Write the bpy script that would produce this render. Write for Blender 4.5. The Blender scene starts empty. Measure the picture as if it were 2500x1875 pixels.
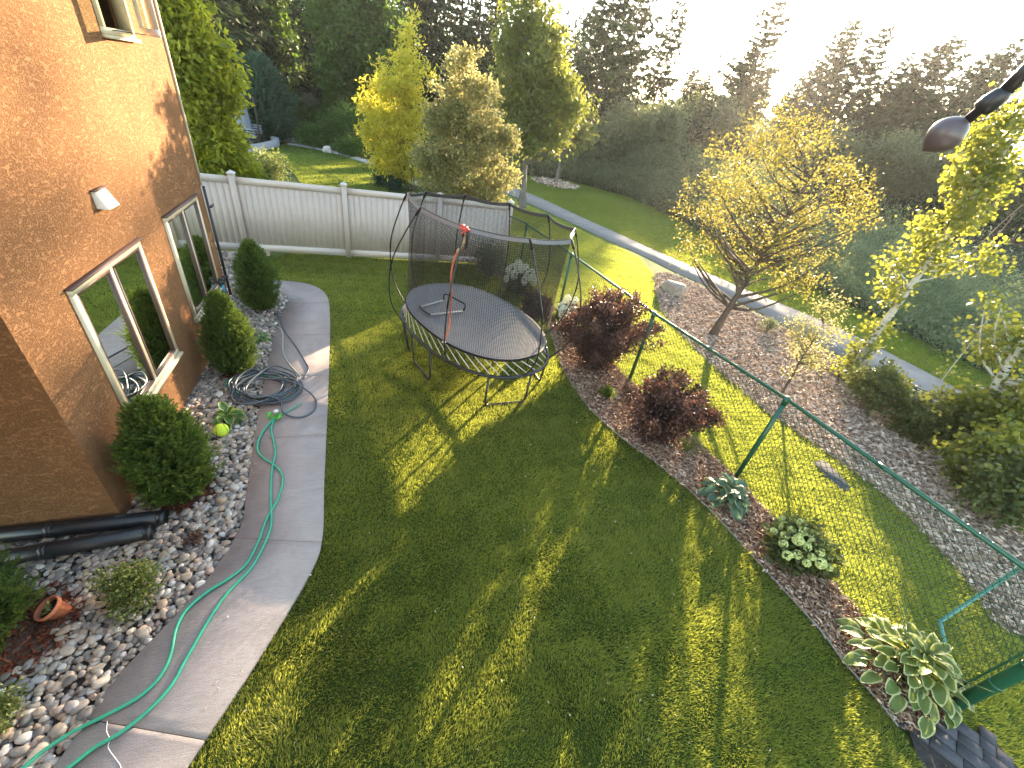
import bpy, bmesh, math
import numpy as np
from mathutils import Matrix, Vector

# ---------------------------------------------------------------- camera, sky, sun, exposure
S = bpy.context.scene
COL = S.collection
F = 1000.0; CX, CY = 1250.0, 937.5; HC = 4.2
X = np.array([0.98369957, 0.10058557, 0.14905601])
U = np.array([-0.17981977, 0.55025086, 0.81540716])
FW = np.array([0.0, 0.82891889, -0.55936881])
X /= np.linalg.norm(X); U = np.cross(X, FW); U /= np.linalg.norm(U)
cd = bpy.data.cameras.new('camera'); cam = bpy.data.objects.new('camera', cd); COL.objects.link(cam)
cam.matrix_world = Matrix(((X[0], U[0], -FW[0], 0), (X[1], U[1], -FW[1], 0), (X[2], U[2], -FW[2], HC), (0, 0, 0, 1)))
cd.sensor_width = 36; cd.lens = 36 * F / 2500; cd.clip_start = .05; cd.clip_end = 2000
S.camera = cam
SUN_AZ, SUN_EL = math.radians(21.9), math.radians(12.2)
w = bpy.data.worlds.new("World"); S.world = w; w.use_nodes = True
nt = w.node_tree; bg = nt.nodes['Background']
sky = nt.nodes.new('ShaderNodeTexSky'); sky.sky_type = 'NISHITA'; sky.sun_disc = False
sky.sun_elevation = SUN_EL; sky.sun_rotation = SUN_AZ; sky.altitude = 700; sky.air_density = 1.0; sky.dust_density = .5; sky.ozone_density = 1.6
tint = nt.nodes.new('ShaderNodeMix'); tint.data_type = 'RGBA'; tint.blend_type = 'MULTIPLY'; tint.inputs[0].default_value = 1; tint.inputs[7].default_value = (1.17, 1.0, .80, 1)
nt.links.new(sky.outputs[0], tint.inputs[6]); nt.links.new(tint.outputs[2], bg.inputs[0]); bg.inputs[1].default_value = 0.15
sd = bpy.data.lights.new('sun', 'SUN'); sun = bpy.data.objects.new('sun', sd); COL.objects.link(sun)
sd.energy = 5.0; sd.angle = math.radians(.55); sd.color = (1.0, .78, .52)
sdir = Vector((math.sin(SUN_AZ) * math.cos(SUN_EL), math.cos(SUN_AZ) * math.cos(SUN_EL), math.sin(SUN_EL)))
sun.rotation_euler = sdir.to_track_quat('Z', 'Y').to_euler()
S.view_settings.view_transform = 'Standard'; S.view_settings.look = 'None'; S.view_settings.gamma = 1
S.view_settings.exposure = 3.0
S.cycles.max_bounces = 8; S.cycles.transparent_max_bounces = 16; S.cycles.diffuse_bounces = 3
S.cycles.sample_clamp_indirect = 4; S.cycles.use_denoising = True

# ---------------------------------------------------------------- helpers: photograph measure to place on the ground
V3 = lambda *a: np.array(a, float)
def ray(px, py):
    d = FW + (px - CX) / F * X - (py - CY) / F * U
    return d / np.linalg.norm(d)
def g(px, py, z=0.0):
    d = ray(px, py); return V3(0, 0, HC) + d * ((z - HC) / d[2])
def gl(pts, z=0.0): return np.array([g(p[0], p[1], z) for p in pts])
def up(base, px, py):
    """point above/beside 'base' at its horizontal depth from the house, seen in direction px,py"""
    b = np.array(base, float); r = ray(px, py); h = b[:2] / np.linalg.norm(b[:2])
    t = (b[:2] @ h) / (r[:2] @ h); return V3(0, 0, HC) + r * t
def depth(p): return float((np.array(p) - V3(0, 0, HC)) @ FW)
def nrm(v):
    v = np.asarray(v, float); return v / np.maximum(np.linalg.norm(v, axis=-1, keepdims=True), 1e-9)
def smooth(pts, n=12, closed=False):
    p = np.array(pts, float); N = len(p); out = []
    rng = range(N) if closed else range(N - 1)
    for i in rng:
        if closed: a, b, c, d = p[(i - 1) % N], p[i], p[(i + 1) % N], p[(i + 2) % N]
        else: a, b, c, d = p[max(i - 1, 0)], p[i], p[i + 1], p[min(i + 2, N - 1)]
        for t in np.arange(n) / n:
            out.append(.5 * (2 * b + (c - a) * t + (2 * a - 5 * b + 4 * c - d) * t * t + (3 * b - a - 3 * c + d) * t ** 3))
    if not closed: out.append(p[-1])
    return np.array(out)
def inpoly(P, poly):
    x, y = P[:, 0], P[:, 1]; c = np.zeros(len(P), bool); n = len(poly)
    for i in range(n):
        x0, y0 = poly[i][:2]; x1, y1 = poly[(i + 1) % n][:2]
        if y0 == y1: continue
        c ^= ((y0 > y) != (y1 > y)) & (x < (x1 - x0) * (y - y0) / (y1 - y0) + x0)
    return c
def noise2(P, s, seed=0):
    r = np.random.default_rng(seed); v = 0
    for k in range(7):
        a = r.uniform(0, 6.28); f = s * r.uniform(.5, 2.2)
        v = v + np.sin(P[:, 0] * f * math.cos(a) + P[:, 1] * f * math.sin(a) + r.uniform(0, 6.28))
    return v / 3.5

class MB:
    """collects vertices and faces of one mesh"""
    def __init__(s): s.V = []; s.F = []; s.R = []; s.n = 0
    def add(s, V, Fc, r=0.5):
        V = np.asarray(V, float).reshape(-1, 3)
        for f in (Fc if isinstance(Fc, list) and isinstance(Fc[0], np.ndarray) else [Fc]):
            f = np.asarray(f, int)
            if f.size: s.F.append(f + s.n)
        s.V.append(V); s.n += len(V)
        s.R.append(np.broadcast_to(np.asarray(r, float), (len(V),)).copy())
        return s
    def box(s, c, size, ax=None, r=.5):
        """box centred at c, ax = rows of axes"""
        A = np.eye(3) if ax is None else np.array(ax, float)
        h = np.array(size) / 2.
        q = np.array([[i, j, k] for i in (-1, 1) for j in (-1, 1) for k in (-1, 1)], float) * h
        return s.add(np.array(c) + q @ A, np.array([[0, 1, 3, 2], [4, 6, 7, 5], [0, 4, 5, 1], [2, 3, 7, 6], [0, 2, 6, 4], [1, 5, 7, 3]]), r)
    def beam(s, a, b, wd, ht, upv=(0, 0, 1), r=.5):
        a, b = np.array(a, float), np.array(b, float); d = b - a; L = np.linalg.norm(d); d = d / L
        x = nrm(np.cross(d, upv)); u = np.cross(x, d)
        return s.box((a + b) / 2, (L, wd, ht), (d, x, u), r)
    def tube(s, P, rad, k=8, r=.5, closed=False, cap=True):
        P = np.array(P, float); N = len(P); rad = np.broadcast_to(np.asarray(rad, float), (N,))
        if closed: T = nrm(np.roll(P, -1, 0) - np.roll(P, 1, 0))
        else: T = nrm(np.gradient(P, axis=0))
        u = np.cross(T[0], [0, 0, 1.]);
        if np.linalg.norm(u) < .1: u = np.cross(T[0], [1., 0, 0])
        Us = []; u = nrm(u)
        for t in T:
            u = nrm(u - t * (u @ t)); Us.append(u)
        Us = np.array(Us); Ws = np.cross(T, Us); a = np.arange(k) * 2 * math.pi / k
        V = P[:, None] + rad[:, None, None] * (np.cos(a)[None, :, None] * Us[:, None] + np.sin(a)[None, :, None] * Ws[:, None])
        i = np.arange(N if closed else N - 1)[:, None]; j = np.arange(k)[None, :]; i2 = (i + 1) % N; j2 = (j + 1) % k
        Fq = np.stack([i * k + j, i * k + j2, i2 * k + j2, i2 * k + j], -1).reshape(-1, 4)
        fs = [Fq]
        if cap and not closed: fs += [np.arange(k)[::-1][None], (np.arange(k) + (N - 1) * k)[None]]
        return s.add(V.reshape(-1, 3), fs, r)
    def lathe(s, c, prof, k=20, ax=None, r=.5, cap=True):
        A = np.eye(3) if ax is None else np.array(ax, float)
        a = np.arange(k) * 2 * math.pi / k; N = len(prof); pr = np.array(prof, float)
        V = np.stack([pr[:, 0, None] * np.cos(a), pr[:, 0, None] * np.sin(a), np.repeat(pr[:, 1, None], k, 1)], -1).reshape(-1, 3)
        i = np.arange(N - 1)[:, None]; j = np.arange(k)[None]; j2 = (j + 1) % k
        Fq = np.stack([i * k + j, i * k + j2, (i + 1) * k + j2, (i + 1) * k + j], -1).reshape(-1, 4)
        fs = [Fq] + ([np.arange(k)[::-1][None], (np.arange(k) + (N - 1) * k)[None]] if cap else [])
        return s.add(np.array(c) + V @ A, fs, r)
    def poly(s, pts, z0, z1=None, r=.5):
        """flat polygon at z0, or a slab from z0 (bottom) to z1 (top)"""
        p = np.array(pts, float)[:, :2]; n = len(p)
        ar = .5 * np.sum(p[:, 0] * np.roll(p[:, 1], -1) - p[:, 1] * np.roll(p[:, 0], -1))
        if ar < 0: p = p[::-1]
        if z1 is None: return s.add(np.c_[p, np.full(n, z0)], np.arange(n)[None], r)
        V = np.r_[np.c_[p, np.full(n, z0)], np.c_[p, np.full(n, z1)]]; i = np.arange(n); j = (i + 1) % n
        return s.add(V, [np.stack([i, j, j + n, i + n], -1), (i + n)[None]], r)

def obj(name, mb, mat, parent=None, sm=False):
    me = bpy.data.meshes.new(name)
    V = np.concatenate(mb.V); me.vertices.add(len(V)); me.vertices.foreach_set('co', V.ravel().astype(np.float32))
    li = np.concatenate([f.ravel() for f in mb.F]).astype(np.int32)
    lt = np.concatenate([np.full(len(f), f.shape[1]) for f in mb.F]).astype(np.int32)
    me.loops.add(len(li)); me.loops.foreach_set('vertex_index', li)
    me.polygons.add(len(lt)); me.polygons.foreach_set('loop_start', np.r_[0, np.cumsum(lt)[:-1]].astype(np.int32))
    me.polygons.foreach_set('loop_total', lt)
    if sm: me.polygons.foreach_set('use_smooth', np.ones(len(lt), bool))
    a = me.attributes.new('rnd', 'FLOAT', 'POINT'); a.data.foreach_set('value', np.concatenate(mb.R).astype(np.float32))
    me.update(calc_edges=True); me.materials.append(mat)
    o = bpy.data.objects.new(name, me); COL.objects.link(o)
    if parent is not None: o.parent = parent; o.matrix_parent_inverse = parent.matrix_world.inverted()
    return o
def tag(o, label=None, cat=None, group=None, kind=None):
    if label: o['label'] = label
    if cat: o['category'] = cat
    if group: o['group'] = group
    if kind: o['kind'] = kind
    return o
def thing(name, label, cat, loc=(0, 0, 0), group=None):
    o = bpy.data.objects.new(name, None); COL.objects.link(o); o.location = loc; o.empty_display_size = .1
    o.matrix_world = Matrix.Translation(loc)
    return tag(o, label, cat, group)

# ---------------------------------------------------------------- materials
MATS = {}
class NB:
    def __init__(s, name):
        s.m = bpy.data.materials.new(name); s.m.use_nodes = True; s.t = s.m.node_tree; s.t.nodes.clear()
        s.out = s.t.nodes.new('ShaderNodeOutputMaterial'); MATS[name] = s.m
    def n(s, ty, **k):
        x = s.t.nodes.new(ty)
        for a, b in k.items():
            if a.startswith('i_'):
                key = a[2:]; key = int(key) if key.isdigit() else key.replace('_', ' ')
                if isinstance(b, bpy.types.NodeSocket): s.t.links.new(b, x.inputs[key])
                else: x.inputs[key].default_value = b
            else: setattr(x, a, b)
        return x
    def ramp(s, fac, stops, interp='LINEAR'):
        r = s.n('ShaderNodeValToRGB'); r.color_ramp.interpolation = interp; e = r.color_ramp.elements
        while len(e) < len(stops): e.new(.5)
        for el, (p, c) in zip(e, stops): el.position = p; el.color = (*c, 1) if len(c) == 3 else c
        s.t.links.new(fac, r.inputs[0]); return r.outputs[0]
    def pos(s, scale=(1, 1, 1), rot=(0, 0, 0)):
        p = s.n('ShaderNodeNewGeometry').outputs['Position']
        return s.n('ShaderNodeMapping', i_Vector=p, i_Scale=scale, i_Rotation=rot).outputs[0]
    def noise(s, vec, scale, detail=4, rough=.6, dist=0):
        return s.n('ShaderNodeTexNoise', i_Vector=vec, i_Scale=float(scale), i_Detail=float(detail), i_Roughness=rough, i_Distortion=float(dist)).outputs[0]
    def mix(s, f, a, b, mode='MIX'):
        x = s.n('ShaderNodeMix', data_type='RGBA', blend_type=mode)
        for sock, v in ((x.inputs[0], f), (x.inputs[6], a), (x.inputs[7], b)):
            if isinstance(v, bpy.types.NodeSocket): s.t.links.new(v, sock)
            else: sock.default_value = v if not isinstance(v, tuple) else ((*v, 1) if len(v) == 3 else v)
        return x.outputs[2]
    def math(s, op, a, b=0.0, c=0.0):
        x = s.n('ShaderNodeMath', operation=op)
        for i, v in enumerate((a, b, c)):
            if isinstance(v, bpy.types.NodeSocket): s.t.links.new(v, x.inputs[i])
            else: x.inputs[i].default_value = v
        return x.outputs[0]
    def bump(s, h, dist, strength=1.0):
        return s.n('ShaderNodeBump', i_Height=h, i_Distance=dist, i_Strength=strength).outputs[0]
    def bsdf(s, col, rough=.7, metal=0, spec=.4, normal=None, **k):
        b = s.n('ShaderNodeBsdfPrincipled', i_Metallic=float(metal)); b.inputs['Specular IOR Level'].default_value = spec
        for nm, v in (('Base Color', col), ('Roughness', rough)):
            if isinstance(v, bpy.types.NodeSocket): s.t.links.new(v, b.inputs[nm])
            else: b.inputs[nm].default_value = (*v, 1) if isinstance(v, tuple) else v
        if normal is not None: s.t.links.new(normal, b.inputs['Normal'])
        for a, v in k.items(): b.inputs[a.replace('_', ' ')].default_value = v
        return b.outputs[0]
    def done(s, sh): s.t.links.new(sh, s.out.inputs[0]); return s.m

def plain(name, c, rough=.5, metal=0, spec=.4, var=.12, scale=30, bump=0.0):
    b = NB(name); p = b.pos(); f = b.noise(p, scale, 5)
    lo = tuple(x * (1 - var) for x in c); hi = tuple(min(1, x * (1 + var)) for x in c)
    col = b.ramp(f, [(.3, lo), (.7, hi)])
    nrmv = b.bump(f, bump) if bump else None
    return b.done(b.bsdf(col, rough, metal, spec, nrmv))
def leaf(name, stops, trans, tf=.45, rough=.5, spec=.3, patch=1.2, pv=.35):
    """leaf: colour from the leaf's own 'rnd' value, thin and letting light through"""
    b = NB(name); a = b.n('ShaderNodeAttribute', attribute_name='rnd').outputs['Fac']
    f = b.noise(b.pos(), patch, 2); fac = b.math('ADD', a, b.math('MULTIPLY', b.math('SUBTRACT', f, .5), pv))
    col = b.ramp(fac, stops); s1 = b.bsdf(col, rough, 0, spec)
    tc = b.mix(.75, col, trans); tr = b.n('ShaderNodeBsdfTranslucent', i_Color=tc).outputs[0]
    m = b.n('ShaderNodeMixShader', i_Fac=tf); b.t.links.new(s1, m.inputs[1]); b.t.links.new(tr, m.inputs[2])
    return b.done(m.outputs[0])

def stucco():
    b = NB('stucco'); v = math.atan2(.379, .925)
    p = b.pos(rot=(0, 0, -v)); big = b.n('ShaderNodeMapping', i_Vector=p, i_Scale=(1, 1, 2.4)).outputs[0]
    n1 = b.noise(big, 14, 4, .65, .5); n2 = b.noise(p, 62, 5, .7, .6); n3 = b.noise(p, 260, 2)
    flat = b.ramp(n1, [(.54, (0, 0, 0)), (.61, (1, 1, 1))])
    lace = b.ramp(n2, [(.40, (0, 0, 0)), (.55, (1, 1, 1))])
    h = b.mix(flat, lace, (.85, .85, .85)); h = b.mix(.12, h, n3)
    col = b.ramp(b.noise(p, 2.5, 5), [(.3, (.235, .114, .051)), (.7, (.29, .143, .065))])
    col = b.mix(b.math('MULTIPLY', h, .25), col, (.31, .165, .083))  # recesses of the relief slightly darker, their shade mixed into the colour
    return b.done(b.bsdf(col, .9, 0, .15, b.bump(h, .011, 1.0)))
def concrete():
    b = NB('walk_concrete'); p = b.pos()
    a = b.noise(p, 1.6, 5); st = b.noise(b.n('ShaderNodeMapping', i_Vector=b.pos(rot=(0, 0, -.35)), i_Scale=(2.5, 60, 60)).outputs[0], 3, 4)
    c = b.noise(p, 90, 3); col = b.ramp(a, [(.28, (.27, .212, .190)), (.5, (.345, .28, .255)), (.74, (.43, .36, .33))])
    col = b.mix(b.math('MULTIPLY', b.ramp(b.noise(p, .9, 6, .7, 1.5), [(.48, (0, 0, 0)), (.60, (1, 1, 1))]), .5), col, (.17, .135, .12)); col = b.mix(.35, col, b.ramp(st, [(.35, (.20, .17, .16)), (.65, (.42, .37, .36))])); col = b.mix(.18, col, b.ramp(c, [(.3, (.15, .13, .12)), (.7, (.5, .46, .45))]))
    h = b.math('ADD', st, b.math('MULTIPLY', c, .5))
    return b.done(b.bsdf(col, .85, 0, .2, b.bump(h, .0035)))
def ground(name, stops, scale, bump=.03, scale2=None):
    b = NB(name); p = b.pos(); n1 = b.noise(p, scale, 6, .65); n2 = b.noise(p, scale2 or scale * 14, 4)
    f = b.math('ADD', b.math('MULTIPLY', n1, .6), b.math('MULTIPLY', n2, .4))
    return b.done(b.bsdf(b.ramp(f, stops), .95, 0, .1, b.bump(n2, bump)))
def glass():
    b = NB('window_glass'); fr = b.n('ShaderNodeFresnel', i_IOR=1.75).outputs[0]
    gl_ = b.n('ShaderNodeBsdfGlossy', i_Color=(.93, .98, .93, 1), i_Roughness=.012).outputs[0]
    tr = b.n('ShaderNodeBsdfTransparent', i_Color=(.62, .72, .62, 1)).outputs[0]
    m = b.n('ShaderNodeMixShader', i_Fac=b.math('ADD', b.math('MULTIPLY', fr, 1.0), .12)); b.t.links.new(tr, m.inputs[1]); b.t.links.new(gl_, m.inputs[2])
    return b.done(m.outputs[0])
def stone():
    b = NB('river_stone'); a = b.n('ShaderNodeAttribute', attribute_name='rnd').outputs['Fac']
    col = b.ramp(a, [(0, (.07, .065, .06)), (.10, (.15, .14, .13)), (.24, (.27, .24, .21)), (.38, (.42, .33, .24)), (.5, (.22, .20, .185)), (.62, (.40, .28, .19)), (.74, (.50, .44, .37)), (.84, (.34, .235, .19)), (.93, (.64, .58, .50)), (1, (.36, .33, .33))])
    f = b.noise(b.pos(), 45, 5); col = b.mix(.35, col, b.ramp(f, [(.3, (.5, .45, .40)), (.6, (1, 1, 1))]), 'MULTIPLY')
    return b.done(b.bsdf(col, .55, 0, .4, b.bump(f, .002)))
def bark(name, lo, hi, scale=14, stretch=.25, bands=None):
    b = NB(name); p = b.n('ShaderNodeMapping', i_Vector=b.pos(), i_Scale=(1, 1, stretch)).outputs[0]
    f = b.noise(p, scale, 6, .7); col = b.ramp(f, [(.3, lo), (.7, hi)])
    if bands:
        q = b.n('ShaderNodeMapping', i_Vector=b.pos(), i_Scale=(1, 1, 5)).outputs[0]
        col = b.mix(b.ramp(b.noise(q, 4, 4), [(.60, (0, 0, 0)), (.66, (1, 1, 1))]), col, bands)
    return b.done(b.bsdf(col, .9, 0, .2, b.bump(f, .012)))

stucco(); concrete(); glass(); stone()
ground('grass_ground', [(.3, (.018, .032, .008)), (.5, (.032, .055, .012)), (.7, (.055, .075, .018))], .9, .02)
ground('park_ground', [(.3, (.045, .07, .018)), (.5, (.075, .11, .026)), (.7, (.12, .145, .04))], .7, .02)
ground('forest_ground', [(.3, (.02, .022, .012)), (.6, (.045, .045, .025))], .5, .05)
ground('mulch_ground', [(.3, (.05, .032, .024)), (.5, (.13, .085, .062)), (.7, (.24, .17, .13))], 6, .02, 60)
ground('park_mulch_ground', [(.3, (.12, .085, .06)), (.5, (.30, .22, .165)), (.7, (.48, .37, .28))], 6, .02, 60)
ground('rock_bed_ground', [(.3, (.025, .022, .02)), (.7, (.10, .09, .08))], 20, .01)
ground('asphalt', [(.3, (.17, .155, .147)), (.5, (.22, .205, .197)), (.7, (.27, .25, .24))], 1.5, .006, 120)
ground('paver', [(.3, (.055, .055, .062)), (.7, (.10, .10, .112))], 8, .004, 80)
def chipmat(name, st):
    b = NB(name); a = b.n('ShaderNodeAttribute', attribute_name='rnd').outputs['Fac']; return b.done(b.bsdf(b.ramp(a, st), .85, 0, .2))
chipmat('bark_chip', [(0, (.09, .045, .028)), (.3, (.28, .165, .105)), (.6, (.50, .345, .24)), (.85, (.70, .55, .41)), (1, (.82, .70, .56))])
chipmat('red_chip', [(0, (.05, .014, .008)), (.5, (.17, .045, .022)), (1, (.33, .12, .06))])
chipmat('grey_chip', [(0, (.13, .085, .06)), (.3, (.38, .275, .205)), (.6, (.62, .48, .37)), (1, (.84, .72, .58))])
plain('vinyl', (.50, .452, .41), .45, 0, .4, .05, 3); plain('vinyl_cap', (.57, .525, .485), .4, 0, .4, .04)
plain('window_frame', (.60, .52, .36), .4, 0, .5, .05); plain('flashing', (.10, .06, .05), .5); plain('vent_metal', (.62, .55, .47), .35, 0, .5, .08)
plain('trim', (.55, .47, .36), .6); plain('black_plastic', (.018, .018, .02), .38, 0, .5, .3, 20); plain('black_metal', (.020, .020, .022), .35, 0, .5, .25)
plain('green_metal', (.008, .075, .038), .33, 0, .55, .12, 12); plain('green_wire', (.012, .055, .034), .32, 0, 1.0, .1)
plain('net_black', (.014, .013, .013), .7, 0, .2, .1); plain('net_band', (.16, .155, .16), .6)
plain('rod_white', (.62, .60, .56), .4, 0, .5, .06)
plain('hose_green', (.035, .30, .185), .38, 0, .5, .12, 14); plain('hose_black', (.065, .080, .098), .36, 0, .5, .2, 14); plain('hose_pale', (.30, .34, .27), .4)
plain('orange', (.50, .15, .08), .5); plain('tan', (.48, .36, .2), .6); plain('red_knot', (.55, .07, .05), .55)
plain('white_plastic', (.72, .71, .74), .45); plain('bright_green', (.08, .36, .05), .45)
plain('terracotta', (.42, .15, .08), .8, 0, .2, .18, 18, .002); plain('soil', (.03, .022, .016), .95, 0, .1, .4, 40, .01)
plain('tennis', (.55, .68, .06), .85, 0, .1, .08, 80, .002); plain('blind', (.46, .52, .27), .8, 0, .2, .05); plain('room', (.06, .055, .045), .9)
plain('edging', (.27, .25, .22), .6); plain('black_edging', (.015, .015, .016), .4)
plain('rock', (.30, .26, .22), .9, 0, .2, .35, 5, .02); plain('boulder_pale', (.42, .38, .34), .9, 0, .2, .25, 6, .02)
plain('umbrella_cloth', (.20, .22, .27), .85, 0, .1, .15); plain('patio_stone', (.30, .30, .32), .8, 0, .2, .15, 9)
plain('bench_metal', (.012, .012, .013), .4); plain('bench_top', (.55, .57, .6), .5)
plain('bulb', (.085, .065, .068), .38, 0, .6, .2, 8); plain('teal_pipe', (.10, .30, .30), .35)
plain('petal', (.80, .80, .62), .75, 0, .2, .1, 60); plain('petal_green', (.64, .68, .28), .75, 0, .2, .12, 60); plain('stalk', (.09, .12, .035), .7)
bark('bark_brown', (.045, .032, .024), (.15, .115, .09)); bark('bark_grey', (.08, .07, .06), (.2, .18, .155)); bark('bark_dark', (.02, .016, .014), (.07, .055, .045))
bark('bark_white', (.42, .39, .33), (.62, .58, .50), 6, 2.0, (.04, .035, .03)); bark('twig_tan', (.14, .10, .07), (.26, .2, .15))
leaf('grass_blade', [(0, (.026, .040, .015)), (.35, (.082, .104, .034)), (.65, (.155, .172, .060)), (.88, (.26, .255, .11)), (1, (.46, .42, .24))], (.66, .72, .10), .56, .55, .25, .55, .55)
leaf('far_grass', [(0, (.06, .10, .022)), (.5, (.10, .15, .034)), (1, (.18, .21, .06))], (.45, .5, .06), .45, .6, .2, .4, .4)
leaf('weed', [(0, (.06, .09, .045)), (.5, (.12, .155, .085)), (1, (.25, .28, .19))], (.25, .30, .12), .4, .6, .2, .2, .5)
leaf('thuja', [(0, (.014, .034, .008)), (.5, (.042, .085, .018)), (1, (.13, .18, .035))], (.24, .34, .04), .34, .6, .25, 3, .3)
leaf('thuja_far', [(0, (.015, .038, .025)), (.5, (.03, .07, .045)), (1, (.06, .11, .07))], (.08, .15, .06), .3)
leaf('spruce', [(0, (.010, .018, .010)), (.5, (.020, .036, .018)), (1, (.05, .068, .03))], (.05, .08, .025), .22, .7, .15, .3, .3)
leaf('spruce_brown', [(0, (.018, .014, .011)), (.5, (.04, .032, .022)), (1, (.09, .06, .04))], (.12, .06, .03), .25, .7, .15, .3, .3)
leaf('leaf_dark', [(0, (.014, .030, .009)), (.5, (.038, .078, .018)), (1, (.10, .155, .035))], (.17, .28, .03), .42)
leaf('leaf_green', [(0, (.028, .048, .014)), (.5, (.065, .095, .024)), (1, (.16, .18, .05))], (.34, .36, .06), .45)
leaf('leaf_bright', [(0, (.045, .08, .012)), (.5, (.14, .18, .022)), (1, (.32, .31, .045))], (.75, .75, .05), .5)
leaf('leaf_yellow', [(0, (.20, .20, .03)), (.5, (.40, .37, .045)), (1, (.60, .52, .08))], (.9, .8, .08), .5)
leaf('leaf_cream', [(0, (.04, .055, .018)), (.45, (.12, .13, .045)), (.75, (.32, .30, .13)), (1, (.58, .50, .25))], (.6, .54, .2), .42)
leaf('leaf_gold', [(0, (.04, .05, .014)), (.5, (.12, .12, .028)), (.8, (.22, .18, .04)), (1, (.32, .22, .06))], (.42, .36, .07), .42)
leaf('leaf_aspen', [(0, (.03, .055, .014)), (.5, (.09, .12, .022)), (1, (.25, .26, .045))], (.50, .50, .06), .42, .4, .4)
leaf('leaf_shrub', [(0, (.022, .038, .014)), (.5, (.06, .085, .03)), (1, (.17, .185, .07))], (.30, .32, .07), .42, .5, .35)
leaf('leaf_purple', [(0, (.020, .012, .014)), (.45, (.075, .040, .034)), (.75, (.15, .070, .045)), (1, (.34, .14, .08))], (.18, .075, .05), .28, .45, .4, 2.5, .15)
leaf('leaf_grey', [(0, (.05, .065, .045)), (.5, (.10, .125, .085)), (1, (.19, .21, .15))], (.2, .24, .1), .35)
leaf('leaf_variegated', [(0, (.03, .06, .015)), (.5, (.08, .12, .03)), (.8, (.30, .32, .12)), (1, (.5, .48, .25))], (.4, .45, .12), .35)
leaf('grass_tuft', [(0, (.06, .11, .02)), (1, (.3, .34, .12))], (.4, .5, .06), .45)
leaf('brush', [(0, (.032, .042, .024)), (.5, (.075, .092, .050)), (1, (.17, .175, .10))], (.22, .26, .10), .38)
def hostamat(name, body, margin, trans, at=.72):
    b = NB(name); a = b.n('ShaderNodeAttribute', attribute_name='rnd').outputs['Fac']
    nz = b.math('ADD', a, b.math('MULTIPLY', b.math('SUBTRACT', b.noise(b.pos(), 30, 3), .5), .22))
    c0 = b.ramp(b.noise(b.pos(), 5, 2), [(.3, tuple(x * .75 for x in body)), (.7, tuple(x * 1.25 for x in body))])
    col = b.mix(b.ramp(nz, [(at, (0, 0, 0)), (at + .07, (1, 1, 1))]), c0, margin)
    s1 = b.bsdf(col, .42, 0, .4); tr = b.n('ShaderNodeBsdfTranslucent', i_Color=b.mix(.5, col, trans)).outputs[0]
    m = b.n('ShaderNodeMixShader', i_Fac=.35); b.t.links.new(s1, m.inputs[1]); b.t.links.new(tr, m.inputs[2]); b.done(m.outputs[0])
hostamat('hosta_cream', (.12, .175, .045), (.50, .52, .24), (.45, .50, .08)); hostamat('hosta_blue', (.10, .16, .10), (.13, .20, .12), (.2, .35, .1), .8)
hostamat('hosta_green', (.07, .16, .04), (.40, .48, .14), (.35, .5, .06), .78)
M = MATS

# ---------------------------------------------------------------- foliage tools
def leaves(mb, C, D, L, W, rng, rnd, fold=.25, rnd_tip=0.0, shape='kite'):
    """one small folded leaf per row of C, pointing along D"""
    n = len(C); D = nrm(D); L = np.broadcast_to(L, (n,))[:, None]; W = np.broadcast_to(W, (n,))[:, None]
    R = nrm(rng.normal(size=(n, 3))); Sd = nrm(np.cross(D, R)); N = np.cross(Sd, D)
    if shape == 'kite':
        V = np.stack([C, C + D * L * .45 + Sd * W * .5 + N * W * fold, C + D * L, C + D * L * .45 - Sd * W * .5 + N * W * fold], 1)
        i = np.arange(n)[:, None] * 4; Fc = np.concatenate([i + [0, 1, 2], i + [0, 2, 3]]); k = 4
    elif shape == 'round':
        V = np.stack([C, C + D * L * .22 + Sd * W * .45, C + D * L * .62 + Sd * W * .5, C + D * L + N * W * .1, C + D * L * .62 - Sd * W * .5, C + D * L * .22 - Sd * W * .45], 1)
        Fc = np.arange(n)[:, None] * 6 + np.arange(6); k = 6
    else:  # blade
        V = np.stack([C - Sd * W * .5, C + Sd * W * .5, C + D * L], 1); Fc = np.arange(n)[:, None] * 3 + np.arange(3); k = 3
    r = np.repeat(np.broadcast_to(rnd, (n,)), k).reshape(n, k).copy()
    if rnd_tip: r[:, 2] += rnd_tip
    mb.add(V.reshape(-1, 3), Fc, r.ravel())
def sph(rng, n):
    return nrm(rng.normal(size=(n, 3)))
def clumps(rng, lobes, n, inner=.35):
    """n clump centres over the lobes (x,y,z,r), mostly near their surface; returns centres, outward directions, lobe index"""
    lo = np.array(lobes, float); p = lo[:, 3] ** 2; k = rng.choice(len(lo), n, p=p / p.sum()); d = sph(rng, n)
    rad = lo[k, 3] * (inner + (1 - inner) * np.sqrt(rng.random(n))) * (1 + .3 * (rng.random(n) < .22))
    return lo[k, :3] + d * rad[:, None], d, k
def foliage(rng, mb, lobes, nclump, nleaf, L, W, cr, droop=-.2, inner=.35, shape='kite', tip=0.0, squash=.8, spread=.8):
    c, d, k = clumps(rng, lobes, nclump, inner); n = nclump * nleaf
    C = np.repeat(c, nleaf, 0) + rng.normal(size=(n, 3)) * cr * [1, 1, squash]
    D = np.repeat(d, nleaf, 0) * .6 + rng.normal(size=(n, 3)) * spread + [0, 0, droop]
    r = np.repeat(rng.normal(.45, .16, nclump), nleaf) + rng.normal(0, .14, n)
    sz = rng.uniform(.65, 1.25, n); leaves(mb, C, D, L * sz, W * sz, rng, np.clip(r, 0, 1), shape=shape, rnd_tip=tip)
    return c
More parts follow.
